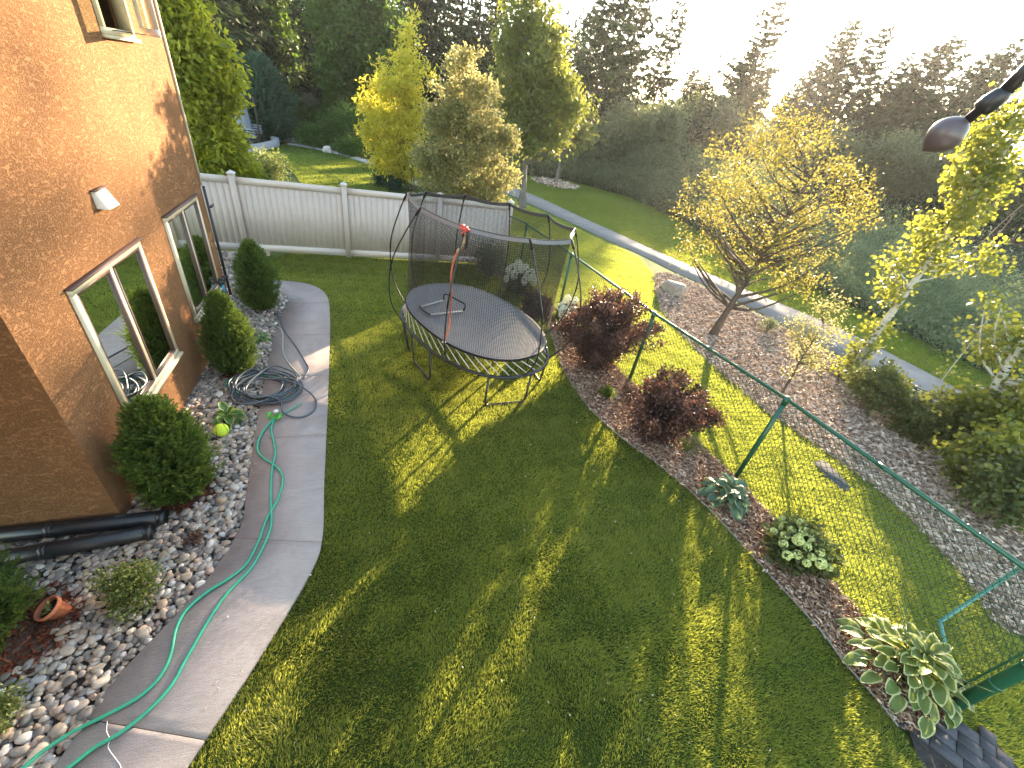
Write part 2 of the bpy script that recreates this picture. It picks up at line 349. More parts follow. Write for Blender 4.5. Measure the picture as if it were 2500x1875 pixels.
def limbs(rng, mb, trunk, ends, r0, k=5, bow=.12):
    """tapered limbs from points low on the trunk polyline to the clump centres"""
    tz = trunk[:, 2]
    for e in ends:
        dist = np.linalg.norm((e - trunk[0])[:2]); z = e[2] - .75 * dist * rng.uniform(.6, 1.3)
        z = min(max(z, tz[0] + (tz[-1] - tz[0]) * .22), tz[-1] * .98 + tz[0] * .02)
        a = np.array([np.interp(z, tz, trunk[:, j]) for j in range(3)]); m = (a + e) / 2 + rng.normal(size=3) * bow * np.linalg.norm(e - a) * .5 - [0, 0, .06 * dist]
        f = 1 - (z - tz[0]) / (tz[-1] - tz[0] + 1e-6)
        P = smooth([a, m, e], 3); rr = r0 * (.25 + .4 * f); mb.tube(P, np.linspace(rr, rr * .16, len(P)), k, cap=False)
def trunkline(rng, a, b, n=9, wob=.03):
    a, b = np.array(a, float), np.array(b, float); t = np.linspace(0, 1, n)[:, None]; L = np.linalg.norm(b - a)
    o = np.cumsum(rng.normal(size=(n, 3)) * wob * L / n ** .5, 0) * t; o[:, 2] *= .2; return a + (b - a) * t + o * np.sqrt(1 - t * .5)
def tree(name, label, cat, base, lobes_px, leafmat, barkmat, r0, nclump, nleaf, L, W, cr, seed, group=None, top=None, nlimb=40, inner=.35, shape='kite', droop=-.2, tip=0., extra=None, yspread=.5, cut=None):
    """lobes_px: (px, py, radius px) at the tree's own distance"""
    rng = np.random.default_rng(seed); base = np.array([base[0], base[1], 0.]); lob = []
    hd = base[:2] / np.linalg.norm(base[:2])
    for l in lobes_px:
        c = up(base, l[0], l[1]); r = l[2] * depth(c) / F; c = c + np.r_[hd, 0] * rng.uniform(-yspread, yspread) * r
        if c[2] < r * .9: c[2] = max(c[2], r * .55)
        lob.append((*c, r * .88))
    lob = np.array(lob); t = thing(name, label, cat, base, group)
    tp = up(base, *top) if top is not None else np.r_[base[:2], lob[:, 2].max()]
    tl = trunkline(rng, base - [0, 0, .1], tp); tm = MB(); h = np.linspace(0, 1, len(tl))
    tm.tube(tl, r0 * (1.25 * np.exp(-h * 12) * .4 + 1 - .88 * h), 9, cap=False)
    fm = MB(); c = foliage(rng, fm, lob, nclump, nleaf, L, W, cr, droop, inner, shape, tip)
    sel = rng.permutation(len(c))[:nlimb]; limbs(rng, tm, tl, c[sel], r0)
    obj('trunk', tm, M[barkmat], t, True); obj('crown', fm, M[leafmat], t); return t
def conifer(name, label, top, dist, wpx, seed, group, mat='spruce', low=.08, dens=1.0, droop=.35, gap=.15, cat='conifer', lean=0):
    """spruce or fir: trunk with whorls of drooping boughs hung with sprays"""
    rng = np.random.default_rng(seed); r = ray(*top); hz = nrm(r[:2]); b = hz * dist; H = HC + dist * r[2] / np.linalg.norm(r[:2]); H = max(H, 3)
    base = V3(b[0], b[1], 0); t = thing(name, label, cat, base, group); W = wpx * dist / F
    ax = V3(-hz[1], hz[0], 0); tl = np.array([base + ax * lean * (q ** 1.5) * H + [0, 0, H * q] for q in np.linspace(0, 1, 8)])
    tm = MB(); tm.tube(tl, np.linspace(H * .013, .01, 8), 6, cap=False)
    fm = MB(); Cs = []; Ds = []; Ls = []; Rs = []
    lev = low * H
    while lev < H * .985:
        q = lev / H; pr = W * ((1 - q) ** .75) * (1 - .45 * max(0, .35 - q) / .35) * rng.uniform(.7, 1.15) + .28
        nb = rng.integers(4, 7)
        for a in rng.uniform(0, 6.28) + np.arange(nb) * 6.28 / nb + rng.normal(0, .25, nb):
            if rng.random() < gap: continue
            bl = pr * rng.uniform(.55, 1.15); hd = V3(math.cos(a), math.sin(a), 0); o = np.array([np.interp(q, np.linspace(0, 1, 8), tl[:, j]) for j in range(3)])
            dz = -droop * (1 - q * 1.1); s = np.linspace(0, 1, 5); P = o + hd * (bl * s)[:, None] + V3(0, 0, 1) * (bl * (dz * s + .30 * s ** 2.2))[:, None]
            if q < .8: tm.tube(P[[0, 2, 4]], [.035 * bl ** .5, .02, .006], 3, cap=False)
            k = max(4, int(bl * 13 * dens)); u = rng.uniform(.12, 1.05, k); sd = np.cross(hd, [0, 0, 1.])
            pc = o + hd * (bl * u)[:, None] + V3(0, 0, 1) * (bl * (dz * u + .30 * u ** 2.2))[:, None] + rng.normal(size=(k, 3)) * .05
            Cs.append(pc); Ds.append(hd * rng.uniform(.2, 1, k)[:, None] + sd * rng.normal(0, .7, k)[:, None] + V3(0, 0, 1) * rng.uniform(-.75, .15, k)[:, None])
            Ls.append((.22 + .20 * bl ** .5) * rng.uniform(.6, 1.3, k)); Rs.append(np.full(k, rng.normal(.45, .2)))
        lev += H * .022 + .22 * rng.random()
    C = np.concatenate(Cs); n = len(C); L_ = np.concatenate(Ls)
    L_ = L_ * 1.15; leaves(fm, C, np.concatenate(Ds), L_, L_ * rng.uniform(.28, .5, n), rng, np.clip(np.concatenate(Rs) + rng.normal(0, .12, n), 0, 1))
    obj('trunk', tm, M['bark_dark'], t, True); obj('crown', fm, M[mat], t); return t
def bush(name, label, cat, base, w_, h_, mat, seed, nclump=300, nleaf=30, L=.05, W=.025, cr=.05, group=None, shape='kite', stems=26, stem_mat='twig_tan', flat=1.0, tip=0., parts=True, upl=0.2, inner=.45, lean=(0, 0)):
    rng = np.random.default_rng(seed); base = V3(base[0], base[1], 0)
    t = thing(name, label, cat, base, group)
    k = rng.integers(5, 8); lob = []
    for i in range(k):
        a = i * 6.28 / k + rng.uniform(-.4, .4); q = rng.uniform(.25, .5); z = rng.uniform(.35, .72)
        lob.append((*(base + [math.cos(a) * w_ * q + lean[0] * z, math.sin(a) * w_ * q * flat + lean[1] * z, h_ * z]), w_ * rng.uniform(.38, .6) * min(1, h_ / w_ * .75)))
    lob.append((*(base + [lean[0] * .7, lean[1] * .7, h_ * .62]), min(w_, h_) * .45))
    fm = MB(); c = foliage(rng, fm, lob, nclump, nleaf, L, W, cr, upl, inner, shape, tip)
    for m_ in fm.V: m_[:, 2] = np.maximum(m_[:, 2], .015 + .01 * rng.random(len(m_)))
    tm = MB()
    for e in c[rng.permutation(len(c))[:stems]]:
        o = base + [*rng.normal(0, w_ * .08, 2), 0]; e = np.maximum(e, [-1e9, -1e9, .1]); m_ = (o + e) / 2 + [0, 0, .12 * h_]
        tm.tube(smooth([o, m_, e], 3), np.linspace(.012, .003, 7) * (h_ ** .5), 4, cap=False)
    obj('stems', tm, M[stem_mat], t, True); obj('foliage', fm, M[mat], t); return t
def arborvitae(label, base, w_, h_, seed, n=2600, mat='thuja', group='arborvitae shrubs along the house wall', wid=1.0, ragged=.12, name='arborvitae', spr=.075, bulge=.36):
    """egg-shaped evergreen of upright fan sprays; w_ = half width"""
    rng = np.random.default_rng(seed); base = V3(base[0], base[1], 0); t = thing(name, label, 'shrub', base, group)
    u = rng.random(n) ** .85; a = rng.uniform(0, 6.283, n)
    prof = np.sin(np.pi * np.clip(u * (1 - .06) + .06, 0, 1) ** (math.log(.5) / math.log(bulge + .001))) ** .62
    P2 = np.c_[np.cos(a) * 3 + u * 4, np.sin(a) * 3 + 7 * u]
    rr = w_ * prof * (1 + ragged * noise2(P2, 1.6, seed) + .15 * noise2(P2, 4.2, seed + 8)) * (1 - .5 * rng.random(n) ** 3) * (1 + .28 * rng.random(n) * (rng.random(n) < .12))
    C = base + np.c_[np.cos(a) * rr, np.sin(a) * rr, .05 + u * h_ * .95]
    O = np.c_[np.cos(a), np.sin(a), np.full(n, .0)]
    D0 = nrm(O * (.9 - .6 * u[:, None]) + [0, 0, .75] + rng.normal(size=(n, 3)) * .28)
    k = 11; fm = MB(); sd = nrm(np.cross(D0, O + rng.normal(size=(n, 3)) * .7)); sl = spr * rng.uniform(.6, 1.3, n)
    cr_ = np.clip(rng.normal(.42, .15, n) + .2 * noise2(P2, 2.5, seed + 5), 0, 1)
    for j in range(k):
        s = (j + .5) / k; side = 1 if j % 2 else -1
        c = C + D0 * (sl * s)[:, None]; d = D0 * (.5 + .6 * s) + sd * side * (1.1 - .7 * s) + rng.normal(size=(n, 3)) * .12
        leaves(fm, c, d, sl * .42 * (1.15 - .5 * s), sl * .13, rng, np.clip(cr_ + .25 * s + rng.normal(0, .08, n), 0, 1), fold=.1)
    # inner fill
    m = n * 2; q = rng.integers(0, n, m); ci = base + (C[q] - base) * np.c_[np.full(m, .8), np.full(m, .8), np.full(m, .97)] * rng.uniform(.75, 1, m)[:, None]
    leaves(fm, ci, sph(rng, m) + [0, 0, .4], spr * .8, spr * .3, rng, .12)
    tm = MB()
    for i in range(7):
        e = base + [*rng.normal(0, w_ * .35, 2), h_ * rng.uniform(.5, .85)]; tm.tube(smooth([base + [*rng.normal(0, .03, 2), 0], (base + e) / 2 + [0, 0, .1], e], 3), np.linspace(.022, .006, 7), 5, cap=False)
    obj('stems', tm, M['bark_brown'], t, True); obj('foliage', fm, M[mat], t); return t
def hosta(label, base, R, H, n, mat, seed, ll=.26, lw=.15, name='hosta', stems=0, cover=None):
    rng = np.random.default_rng(seed); base = V3(base[0], base[1], 0); t = thing(name, label, 'plant', base)
    nu, nv = 7, 5; mb = MB(); pet = MB()
    for i in range(n):
        q = (i + .5) / n; a = i * 2.39996 + rng.normal(0, .15); reach = R * (q ** .6) * rng.uniform(.75, 1.05); o = V3(math.cos(a), math.sin(a), 0)
        z0 = H * (1.0 - .75 * q) * rng.uniform(.85, 1.1); st = base + o * max(reach - ll * .55, .02) + [0, 0, z0]
        L = ll * rng.uniform(.75, 1.15); Wd = lw * rng.uniform(.8, 1.15); el = .75 - 1.1 * q + rng.normal(0, .12); dr = rng.uniform(.5, 1.1)
        sd = V3(-o[1], o[0], 0) * math.cos(.15) + V3(0, 0, 1) * rng.normal(0, .22); V = []; R_ = []
        for iu in range(nu):
            u = iu / (nu - 1); ang = el - dr * u * 1.2; cl = st + o * L * (u * math.cos(ang * .6)) + V3(0, 0, 1) * L * (math.sin(el) * u - .45 * dr * u * u)
            wv = Wd * .5 * (math.sin(math.pi * (u * .93 + .04) ** .72) ** .8)
            for iv in range(nv):
                v = iv / (nv - 1) * 2 - 1; V.append(cl + sd * wv * v + V3(0, 0, 1) * (abs(v) ** 1.5 * wv * .35 + .012 * math.sin(u * 9 + i) * abs(v)))
                R_.append(max(abs(v), (u - .55) / .45 if u > .55 else 0))
        i0 = np.arange(nu - 1)[:, None] * nv + np.arange(nv - 1)[None]; Fq = np.stack([i0, i0 + 1, i0 + nv + 1, i0 + nv], -1).reshape(-1, 4)
        mb.add(V, Fq, np.clip(R_, 0, 1)); pet.tube(smooth([base + o * .03, base + o * reach * .35 + [0, 0, z0 * .75], st], 3), .005, 4, cap=False)
    for i in range(stems):
        a = rng.uniform(0, 6.28); e = base + [math.cos(a) * R * .7, math.sin(a) * R * .7, H * 1.7]; pet.tube(smooth([base, (base + e) / 2 + [0, 0, .1], e], 4), .004, 4)
    obj('leaf_stalks', pet, M['stalk'], t); obj('leaves', mb, M[mat], t, True); return t
def hydrangea(label, base, w_, h_, heads, seed, petal='petal', hr=.075, cone=1.3, leafm='leaf_shrub', nclump=70):
    rng = np.random.default_rng(seed); base = V3(base[0], base[1], 0); t = thing('hydrangea', label, 'flower shrub', base)
    st = MB(); fm = MB(); lob = [(*(base + [0, 0, h_ * .5]), w_ * .62), (*(base + [w_ * .3, 0, h_ * .4]), w_ * .5), (*(base + [-w_ * .3, 0, h_ * .4]), w_ * .5)]
    foliage(rng, fm, lob, nclump, 16, .10, .06, .06, .1, .3)
    for m_ in fm.V: m_[:, 2] = np.maximum(m_[:, 2], .02)
    for i in range(heads):
        a = i * 2.4; q = ((i + .5) / heads) ** .55; c = base + [math.cos(a) * w_ * .85 * q, math.sin(a) * w_ * .85 * q, h_ * (1.05 - .45 * q ** 2) * rng.uniform(.85, 1.05)]
        st.tube(smooth([base + rng.normal(size=3) * [.03, .03, 0], (base + c) / 2 + [0, 0, .08], c], 3), .005, 4, cap=False)
        r = hr * rng.uniform(.75, 1.2); n = 280; d = sph(rng, n); hm = MB(); P = c + d * r * rng.uniform(.82, 1.05, n)[:, None] * [1, 1, cone]
        leaves(hm, P, np.cross(d, sph(rng, n)) + d * .3, r * .42, r * .36, rng, rng.random(n), shape='round'); obj('flower_head', hm, M[petal], t)
    obj('stems', st, M['stalk'], t); obj('foliage', fm, M[leafm], t); return t

# ---------------------------------------------------------------- the ground
def struct(name, mb, mat, kind='structure', label=None, cat=None, sm=False):
    o = obj(name, mb, M[mat], None, sm); o['kind'] = kind
    if label: o['label'] = label
    if cat: o['category'] = cat
    return o
walkR = smooth(gl([(380, 2010), (460, 1875), (640, 1600), (760, 1400), (788, 1310), (792, 1180), (800, 1000), (805, 860), (806, 780), (800, 730), (775, 706), (735, 694), (660, 688), (560, 690)])[:, :2], 16)
walkL = smooth(gl([(20, 2010), (140, 1875), (300, 1650), (440, 1500), (530, 1390), (590, 1290), (605, 1200), (632, 1020), (664, 850), (690, 770), (703, 742), (690, 722), (600, 712)])[:, :2], 16)
bedL = smooth(gl([(1200, 668), (1260, 700), (1310, 745), (1338, 790), (1350, 830), (1370, 890), (1400, 945), (1450, 1010), (1530, 1080), (1600, 1130), (1700, 1215), (1800, 1320), (1900, 1430), (2000, 1540), (2060, 1620), (2130, 1700), (2190, 1775)])[:, :2], 6)
HD = V3(-.37903, .92538, 0); HN = V3(.92538, .37903, 0); HC0 = V3(-3.757, 2.3725, 0)   # along the house wall, out of it, near corner
def wall(s, o, z): return HC0 + HD * s + HN * o + V3(0, 0, z)
FD = V3(.928, .372, 0); FO = V3(-5.14, 11.03, 0)
fence_pts = [V3(4.75, 2.0, 0), V3(3.64, 4.78, 0), V3(2.3, 7.1, 0), V3(.84, 9.9, 0), V3(-.4, 12.1, 0), V3(-.97, 12.72, 0)]
fence_h = [1.65, 1.53, 1.48, 1.48, 1.48, 1.48]
gm = MB(); gm.poly([(-500, -320), (500, -320), (500, 620), (-500, 620)], -.06); struct('ground', gm, 'forest_ground')
parkL = gl([(1100, 395), (1260, 423), (1400, 443), (1550, 485), (1700, 555), (1900, 660), (2050, 730), (2200, 805), (2330, 870), (2480, 945)])[:, :2]
park_poly = np.r_[parkL, [(14, 8), (14, -3), (-40, -3), (-42, 60)], g(700, 300)[None, :2]]
gm = MB(); gm.poly(park_poly, -.035); struct('park_lawn', gm, 'park_ground')
lawn_poly = np.r_[walkR, [FO[:2] - FD[:2] * 1.6], [(-1.0, 12.68)], [(-.6, 12.2)], bedL, [g(2250, 1870)[:2], (4.4, .2), (-2, -.4)]]
gm = MB(); gm.poly(lawn_poly, 0.0); struct('lawn', gm, 'grass_ground')
bed_poly = np.r_[bedL, [g(2250, 1800)[:2]], [p[:2] for p in fence_pts[:5]]]
gm = MB(); gm.poly(bed_poly, .012); struct('mulch_bed', gm, 'mulch_ground')
rock_poly = np.r_[walkL, [g(560, 690)[:2]], [(-6.9, 10.25)], [(-8.5, 9.6)], [(-10.5, 8.7)], [wall(4.77, -3, 0)[:2]], [wall(0, -3.6, 0)[:2]], [(-7, -.6)]]
gm = MB(); gm.poly(rock_poly, -.012); struct('rock_bed', gm, 'rock_bed_ground')
# concrete walk: slabs between tooled joints
joints = [((220, 1755), (486, 1808)), ((590, 1320), (775, 1331)), ((640, 1080), (793, 1068)), ((675, 925), (798, 921)), ((690, 825), (803, 822)), ((702, 745), (804, 744))]
gm = MB(); li, ri = 0, 0
for k in range(len(joints) + 1):
    if k < len(joints):
        a = int(np.argmin(np.linalg.norm(walkL - g(*joints[k][0])[:2], axis=1))); b = int(np.argmin(np.linalg.norm(walkR - g(*joints[k][1])[:2], axis=1)))
    else: a, b = len(walkL) - 1, len(walkR) - 1
    Lp, Rp = walkL[li:a + 1].copy(), walkR[ri:b + 1].copy()
    Lp[-1] += (Lp[-2] - Lp[-1]) / np.linalg.norm(Lp[-2] - Lp[-1]) * .006; Rp[-1] += (Rp[-2] - Rp[-1]) / np.linalg.norm(Rp[-2] - Rp[-1]) * .006
    gm.poly(np.r_[Lp, Rp[::-1]], -.05, .045); li, ri = a, b
struct('front_walk', gm, 'walk_concrete')
gm = MB(); gm.poly(np.r_[walkL, walkR[::-1]], -.008); struct('walk_base', gm, 'rock_bed_ground')
# park path and mulch slope
pA = smooth(gl([(1180, 450), (1235, 470), (1300, 499), (1400, 545), (1480, 583), (1560, 618), (1650, 663), (1760, 712), (1900, 785), (2000, 838), (2100, 895), (2200, 955), (2330, 1030), (2560, 1150)])[:, :2], 8)
pB = smooth(gl([(1195, 440), (1270, 463), (1330, 487), (1400, 520), (1500, 565), (1600, 610), (1720, 662), (1820, 705), (1950, 758), (2060, 805), (2200, 875), (2330, 943), (2440, 1002), (2580, 1075)])[:, :2], 8)
gm = MB(); gm.poly(np.r_[pA, pB[::-1]], -.03, -.012); struct('park_path', gm, 'asphalt')
mulch2 = np.r_[gl([(1600, 672), (1650, 672), (1760, 722), (1900, 794), (2000, 846), (2100, 903), (2200, 963), (2330, 1040), (2520, 1140), (2600, 1500), (2450, 1530), (2380, 1440), (2250, 1290), (2130, 1180), (2000, 1090), (1850, 985), (1730, 880), (1650, 800), (1610, 740)])[:, :2]]
mulch2 = smooth(mulch2, 5, True)
gm = MB(); gm.poly(mulch2, -.022); struct('park_mulch', gm, 'park_mulch_ground')
gm = MB(); gm.poly([g(1985, 1128)[:2], g(2010, 1122)[:2], g(2045, 1152)[:2], g(2078, 1190)[:2], g(2060, 1200)[:2], g(2020, 1165)[:2]], -.02, .0); o = struct('drain_slab', gm, 'paver')
# edging strips
em = MB(); em.tube(np.c_[bedL, np.full(len(bedL), .02)], .011, 6); tag(obj('bed_edging', em, M['edging'], None, True), 'thin pale edging strip between the lawn and the long bark bed', 'edging')
em = MB(); q = smooth([V3(*bedL[-1], .02), g(2215, 1768, .03), g(2260, 1772, .03), g(2300, 1757, .03)], 5); em.tube(q, .022, 6)
tag(obj('bed_edging', em, M['black_edging'], None, True), 'short black edging curved around the bed end by the gate post', 'edging')
# pavers at the gate
rng = np.random.default_rng(3); pm = MB(); o0 = g(2215, 1772); ux = nrm(g(2500, 1990) - o0); uy = V3(-ux[1], ux[0], 0); edge2 = nrm(g(2310, 1756) - o0)
for r_ in range(11):
    x0 = -.1 + (r_ % 3) * .07
    v0 = r_ * .125
    while x0 < 2.6:
        l = rng.choice([.12, .18, .24]); c = o0 + ux * (x0 + l / 2 - .10) + uy * (v0 + .02)
        if inpoly(np.array([c[:2]]), [o0[:2], (g(2310, 1756) + .0)[:2], (g(2420, 1800))[:2], g(2640, 2050)[:2], (g(2300, 2050))[:2]])[0]:
            pm.box(c + [0, 0, .0 + rng.normal(0, .002)], (l - .010, .113, .05), (ux, uy, V3(0, 0, 1)), rng.random())
        x0 += l
struct('paver_path', pm, 'paver'); pb = MB(); pb.poly([o0[:2], g(2310, 1756)[:2], g(2420, 1800)[:2], g(2640, 2050)[:2], g(2300, 2050)[:2]], .004); struct('paver_base', pb, 'rock_bed_ground')

def scatter(rng, poly, dens, bb=None):
    p = np.array(poly)[:, :2]; lo, hi = p.min(0), p.max(0)
    if bb is not None: lo = np.maximum(lo, bb[0]); hi = np.minimum(hi, bb[1])
    n = int(dens * np.prod(hi - lo)); P = lo + rng.random((n, 2)) * (hi - lo); return P[inpoly(P, p)]
def infront(P, m=120):
    v = np.c_[P, np.zeros(len(P))] - [0, 0, HC]; d = v @ FW; x = CX + F * (v @ X) / d; y = CY - F * (v @ U) / d
    return (d > .3) & (x > -m) & (x < 2500 + m) & (y > -m) & (y < 1875 + m * 1.5)
def blades(name, label, mat, polys, dens, hgt, wid, seed, dref=5.0, pw=1.35, z=0., excl=(), bb=None, kind='stuff', wild=.0, lean=.55):
    rng = np.random.default_rng(seed); mb = MB()
    for poly in polys:
        P = scatter(rng, poly, dens, bb); P = P[infront(P)]; d = np.sqrt((P ** 2).sum(1) + HC ** 2)
        P = P[rng.random(len(P)) < np.minimum(1, (dref / d) ** pw)]
        for e in excl: P = P[~inpoly(P, e)]
        n = len(P); d = np.sqrt((P ** 2).sum(1) + HC ** 2); sc = np.maximum(1, d / dref) ** (pw * .5)
        na = noise2(P, 3.5, seed + 1) * 2.2 + noise2(P, 11, seed + 2) * 1.3; pat = noise2(P, 1.3, seed + 3); fine = noise2(P, 9, seed + 9)
        a = na + rng.normal(0, .8, n); tl = lean * rng.uniform(.3, 1.5, n)
        D = np.c_[np.cos(a) * tl, np.sin(a) * tl, np.ones(n)]; h = hgt * (1 + .22 * fine + .12 * pat) * rng.uniform(.55, 1.3, n) * (1 + wild * (rng.random(n) < .03))
        leaves(mb, np.c_[P, np.full(n, z - .004)], D, h, wid * sc * rng.uniform(.7, 1.3, n), rng, np.clip(rng.normal(.42, .2, n) + .14 * pat + .10 * fine, 0, 1), shape='blade')
    o = obj(name, mb, M[mat]); o['kind'] = kind; o['label'] = label; o['category'] = 'grass'; return o
blades('lawn_grass', 'dense mown green lawn of the fenced yard', 'grass_blade', [lawn_poly], 16000, .044, .0062, 11, bb=((-6.6, -.5), (5, 12.7)), wild=.5)
strip_poly = np.r_[[p[:2] + [.02, .03] for p in fence_pts], [(-2, 14.5)], gl([(1180, 465), (1235, 480), (1300, 505), (1400, 551), (1480, 590), (1560, 625), (1600, 672), (1610, 740), (1650, 800), (1730, 880), (1850, 985), (2000, 1090), (2130, 1180), (2250, 1290), (2380, 1440), (2450, 1530)])[::1, :2], [(7.3, 2), (6.5, .5), (4.7, .9)]]
blades('park_grass', 'sunlit mown grass just outside the green fence', 'grass_blade', [strip_poly], 12000, .05, .0068, 12, z=-.03, excl=[[g(1985, 1128)[:2], g(2010, 1122)[:2], g(2045, 1152)[:2], g(2078, 1190)[:2], g(2060, 1200)[:2], g(2020, 1165)[:2]]])
far_poly = np.r_[pB[:, :2], parkL[::-1]]
ny_poly = gl([(560, 600), (640, 460), (800, 520), (1050, 560), (1180, 560), (1250, 430), (1100, 395), (700, 300), (560, 330)])[:, :2]
blades('meadow_grass', 'mown park grass beyond the path up to the brush', 'far_grass', [far_poly], 2600, .07, .012, 13, dref=12, pw=1.2, z=-.03)
def P4(l): return [g(a, b)[:2] for a, b in l]
ylawn = P4([(700, 400), (640, 380), (700, 345), (800, 362), (900, 396), (960, 425), (945, 470), (900, 500), (760, 480)])
gm = MB(); gm.poly(np.array(P4([(540, 480), (560, 350), (720, 345), (840, 375), (950, 405), (1060, 440), (1100, 540), (900, 560), (700, 540)])), -.028); struct('neighbor_yard', gm, 'grass_ground')
blades('neighbor_grass', 'smooth bright lawn of the next yard past the white fence', 'far_grass', [ylawn], 1500, .06, .014, 14, dref=12, pw=1.0, z=-.02)

# river stones (uncountable gravel)
def stones(name, label, poly, sp, rlo, rhi, seed, z=0, excl=(), bb=None):
    rng = np.random.default_rng(seed); bm = bmesh.new(); bmesh.ops.create_icosphere(bm, subdivisions=2, radius=1)
    T = np.array([v.co[:] for v in bm.verts]); Fc = np.array([[v.index for v in f.verts] for f in bm.faces]); bm.free()
    p = np.array(poly)[:, :2]; lo, hi = p.min(0), p.max(0)
    if bb is not None: lo = np.maximum(lo, bb[0]); hi = np.minimum(hi, bb[1])
    mb = MB()
    for layer in range(2):
        s_ = sp * (1 if layer == 0 else 1.35); gx, gy = np.meshgrid(np.arange(lo[0], hi[0], s_), np.arange(lo[1], hi[1], s_ * .87)); gx = gx + (np.arange(gx.shape[0])[:, None] % 2) * s_ / 2
        P = np.c_[gx.ravel(), gy.ravel()] + rng.normal(0, s_ * .28, (gx.size, 2)); P = P[inpoly(P, p)]; P = P[infront(P, 60)]
        for e in excl: P = P[np.linalg.norm(P - e[:2], axis=1) > e[2] * rng.uniform(.75, 1.1, len(P))]
        n = len(P); r = rlo + (rhi - rlo) * rng.beta(1.6, 3.2, n); big = 1 + .18 * noise2(P, 3, 4); r *= big
        a, b, c = r * rng.uniform(1.0, 1.45, n), r * rng.uniform(.8, 1.05, n), r * rng.uniform(.5, .72, n); th = rng.uniform(0, 6.28, n); ti = rng.normal(0, .22, n)
        V = np.sign(T)[None] * np.abs(T)[None] ** rng.uniform(.82, 1.0, n)[:, None, None]
        V = V * np.stack([a, b, c], 1)[:, None]
        fr = rng.uniform(.6, 1.6, (n, 3, 3)); V = V + np.einsum('nij,nvj->nvi', fr * .0, V) + (r * .13)[:, None, None] * np.sin(np.einsum('vj,nij->nvi', T, fr * 1.7) + rng.uniform(0, 6, (n, 1, 3)))
        x = V[..., 0] * np.cos(ti)[:, None] + V[..., 2] * np.sin(ti)[:, None]; zz = -V[..., 0] * np.sin(ti)[:, None] + V[..., 2] * np.cos(ti)[:, None]; y = V[..., 1]
        W = np.stack([x * np.cos(th)[:, None] - y * np.sin(th)[:, None] + P[:, 0, None], x * np.sin(th)[:, None] + y * np.cos(th)[:, None] + P[:, 1, None], zz + (z + c * .7 + layer * r * .55)[:, None]], -1)
        mb.add(W.reshape(-1, 3), (np.arange(n)[:, None, None] * len(T) + Fc[None]).reshape(-1, 3), np.repeat(rng.random(n), len(T)))
    o = obj(name, mb, M['river_stone'], None, True); return tag(o, label, 'gravel', None, 'stuff')
ring = [(*g(450, 1205)[:2], .30), (*g(575, 905)[:2], .24), (*g(640, 750)[:2], .20), (*g(15, 1560)[:2], .42)]
stones('river_rock', 'rounded grey and tan river rock covering the bed beside the house', rock_poly, .052, .017, .050, 21, -.01, ring, bb=((-9, -.6), (-1.5, 11)))
def chips(name, label, mat, poly, dens, L, W, seed, z, bb=None, rings=None, dref=5.0, pw=1.2):
    rng = np.random.default_rng(seed)
    if rings is None: P = scatter(rng, poly, dens, bb); P = P[infront(P)]
    else: P = np.concatenate([np.array(e[:2]) + nrm(rng.normal(size=(int(dens * 3.14 * e[2] ** 2), 2))) * (e[2] * 1.08 * np.sqrt(rng.random(int(dens * 3.14 * e[2] ** 2))))[:, None] for e in rings])
    d = np.sqrt((P ** 2).sum(1) + HC ** 2); P = P[rng.random(len(P)) < np.minimum(1, (dref / d) ** pw)]; n = len(P); d = np.sqrt((P ** 2).sum(1) + HC ** 2); sc = np.maximum(1, d / dref) ** (pw * .45)
    a = rng.uniform(0, 6.28, n); D = np.c_[np.cos(a), np.sin(a), rng.normal(0, .28, n)]; mb = MB()
    leaves(mb, np.c_[P, z + rng.uniform(.004, .03, n)], D, L * sc * rng.uniform(.4, 1.5, n), W * sc * rng.uniform(.6, 1.5, n), rng, rng.beta(1.6, 2.2, n), fold=.2)
    return tag(obj(name, mb, M[mat]), label, 'mulch', None, 'stuff')
chips('bark_mulch', 'brown bark chips filling the long bed along the fence', 'bark_chip', bed_poly, 5200, .055, .017, 31, .014)
chips('park_bark_mulch', 'greyish bark chips spread under the park trees', 'grey_chip', mulch2, 3400, .07, .024, 32, -.02, pw=1.1)
chips('red_mulch', 'reddish mulch rings under the shrubs in the rock bed', 'red_chip', None, 3800, .05, .015, 33, .0, rings=ring)
gm = MB()
for e in ring: gm.lathe((e[0], e[1], -.01), [(e[2] * 1.02, 0), (e[2] * .6, .02), (.02, .03)], 20, cap=False)
struct('mulch_ring_soil', gm, 'mulch_ground')

# ---------------------------------------------------------------- the house
house = thing('stucco_house', 'orange brown stucco house wall with ground windows, rising at the left', 'house', HC0)
HX = (HD, HN, V3(0, 0, 1)); LEN, ZT, ZB = 4.77, 6.4, -.25
wins = [(.77, 2.21, .75, 2.24), (3.07, 4.39, .80, 2.27), (3.03, 3.76, 4.17, 5.55)]
xs = sorted({0, LEN, *[w_[0] for w_ in wins], *[w_[1] for w_ in wins]}); zs = sorted({ZB, ZT, *[w_[2] for w_ in wins], *[w_[3] for w_ in wins]})
wm = MB()
for i in range(len(xs) - 1):
    for j in range(len(zs) - 1):
        cx, cz = (xs[i] + xs[i + 1]) / 2, (zs[j] + zs[j + 1]) / 2
        if any(a < cx < b and c < cz < d for a, b, c, d in wins): continue
        wm.add([wall(xs[i], 0, zs[j]), wall(xs[i + 1], 0, zs[j]), wall(xs[i + 1], 0, zs[j + 1]), wall(xs[i], 0, zs[j + 1])], [[0, 3, 2, 1]])
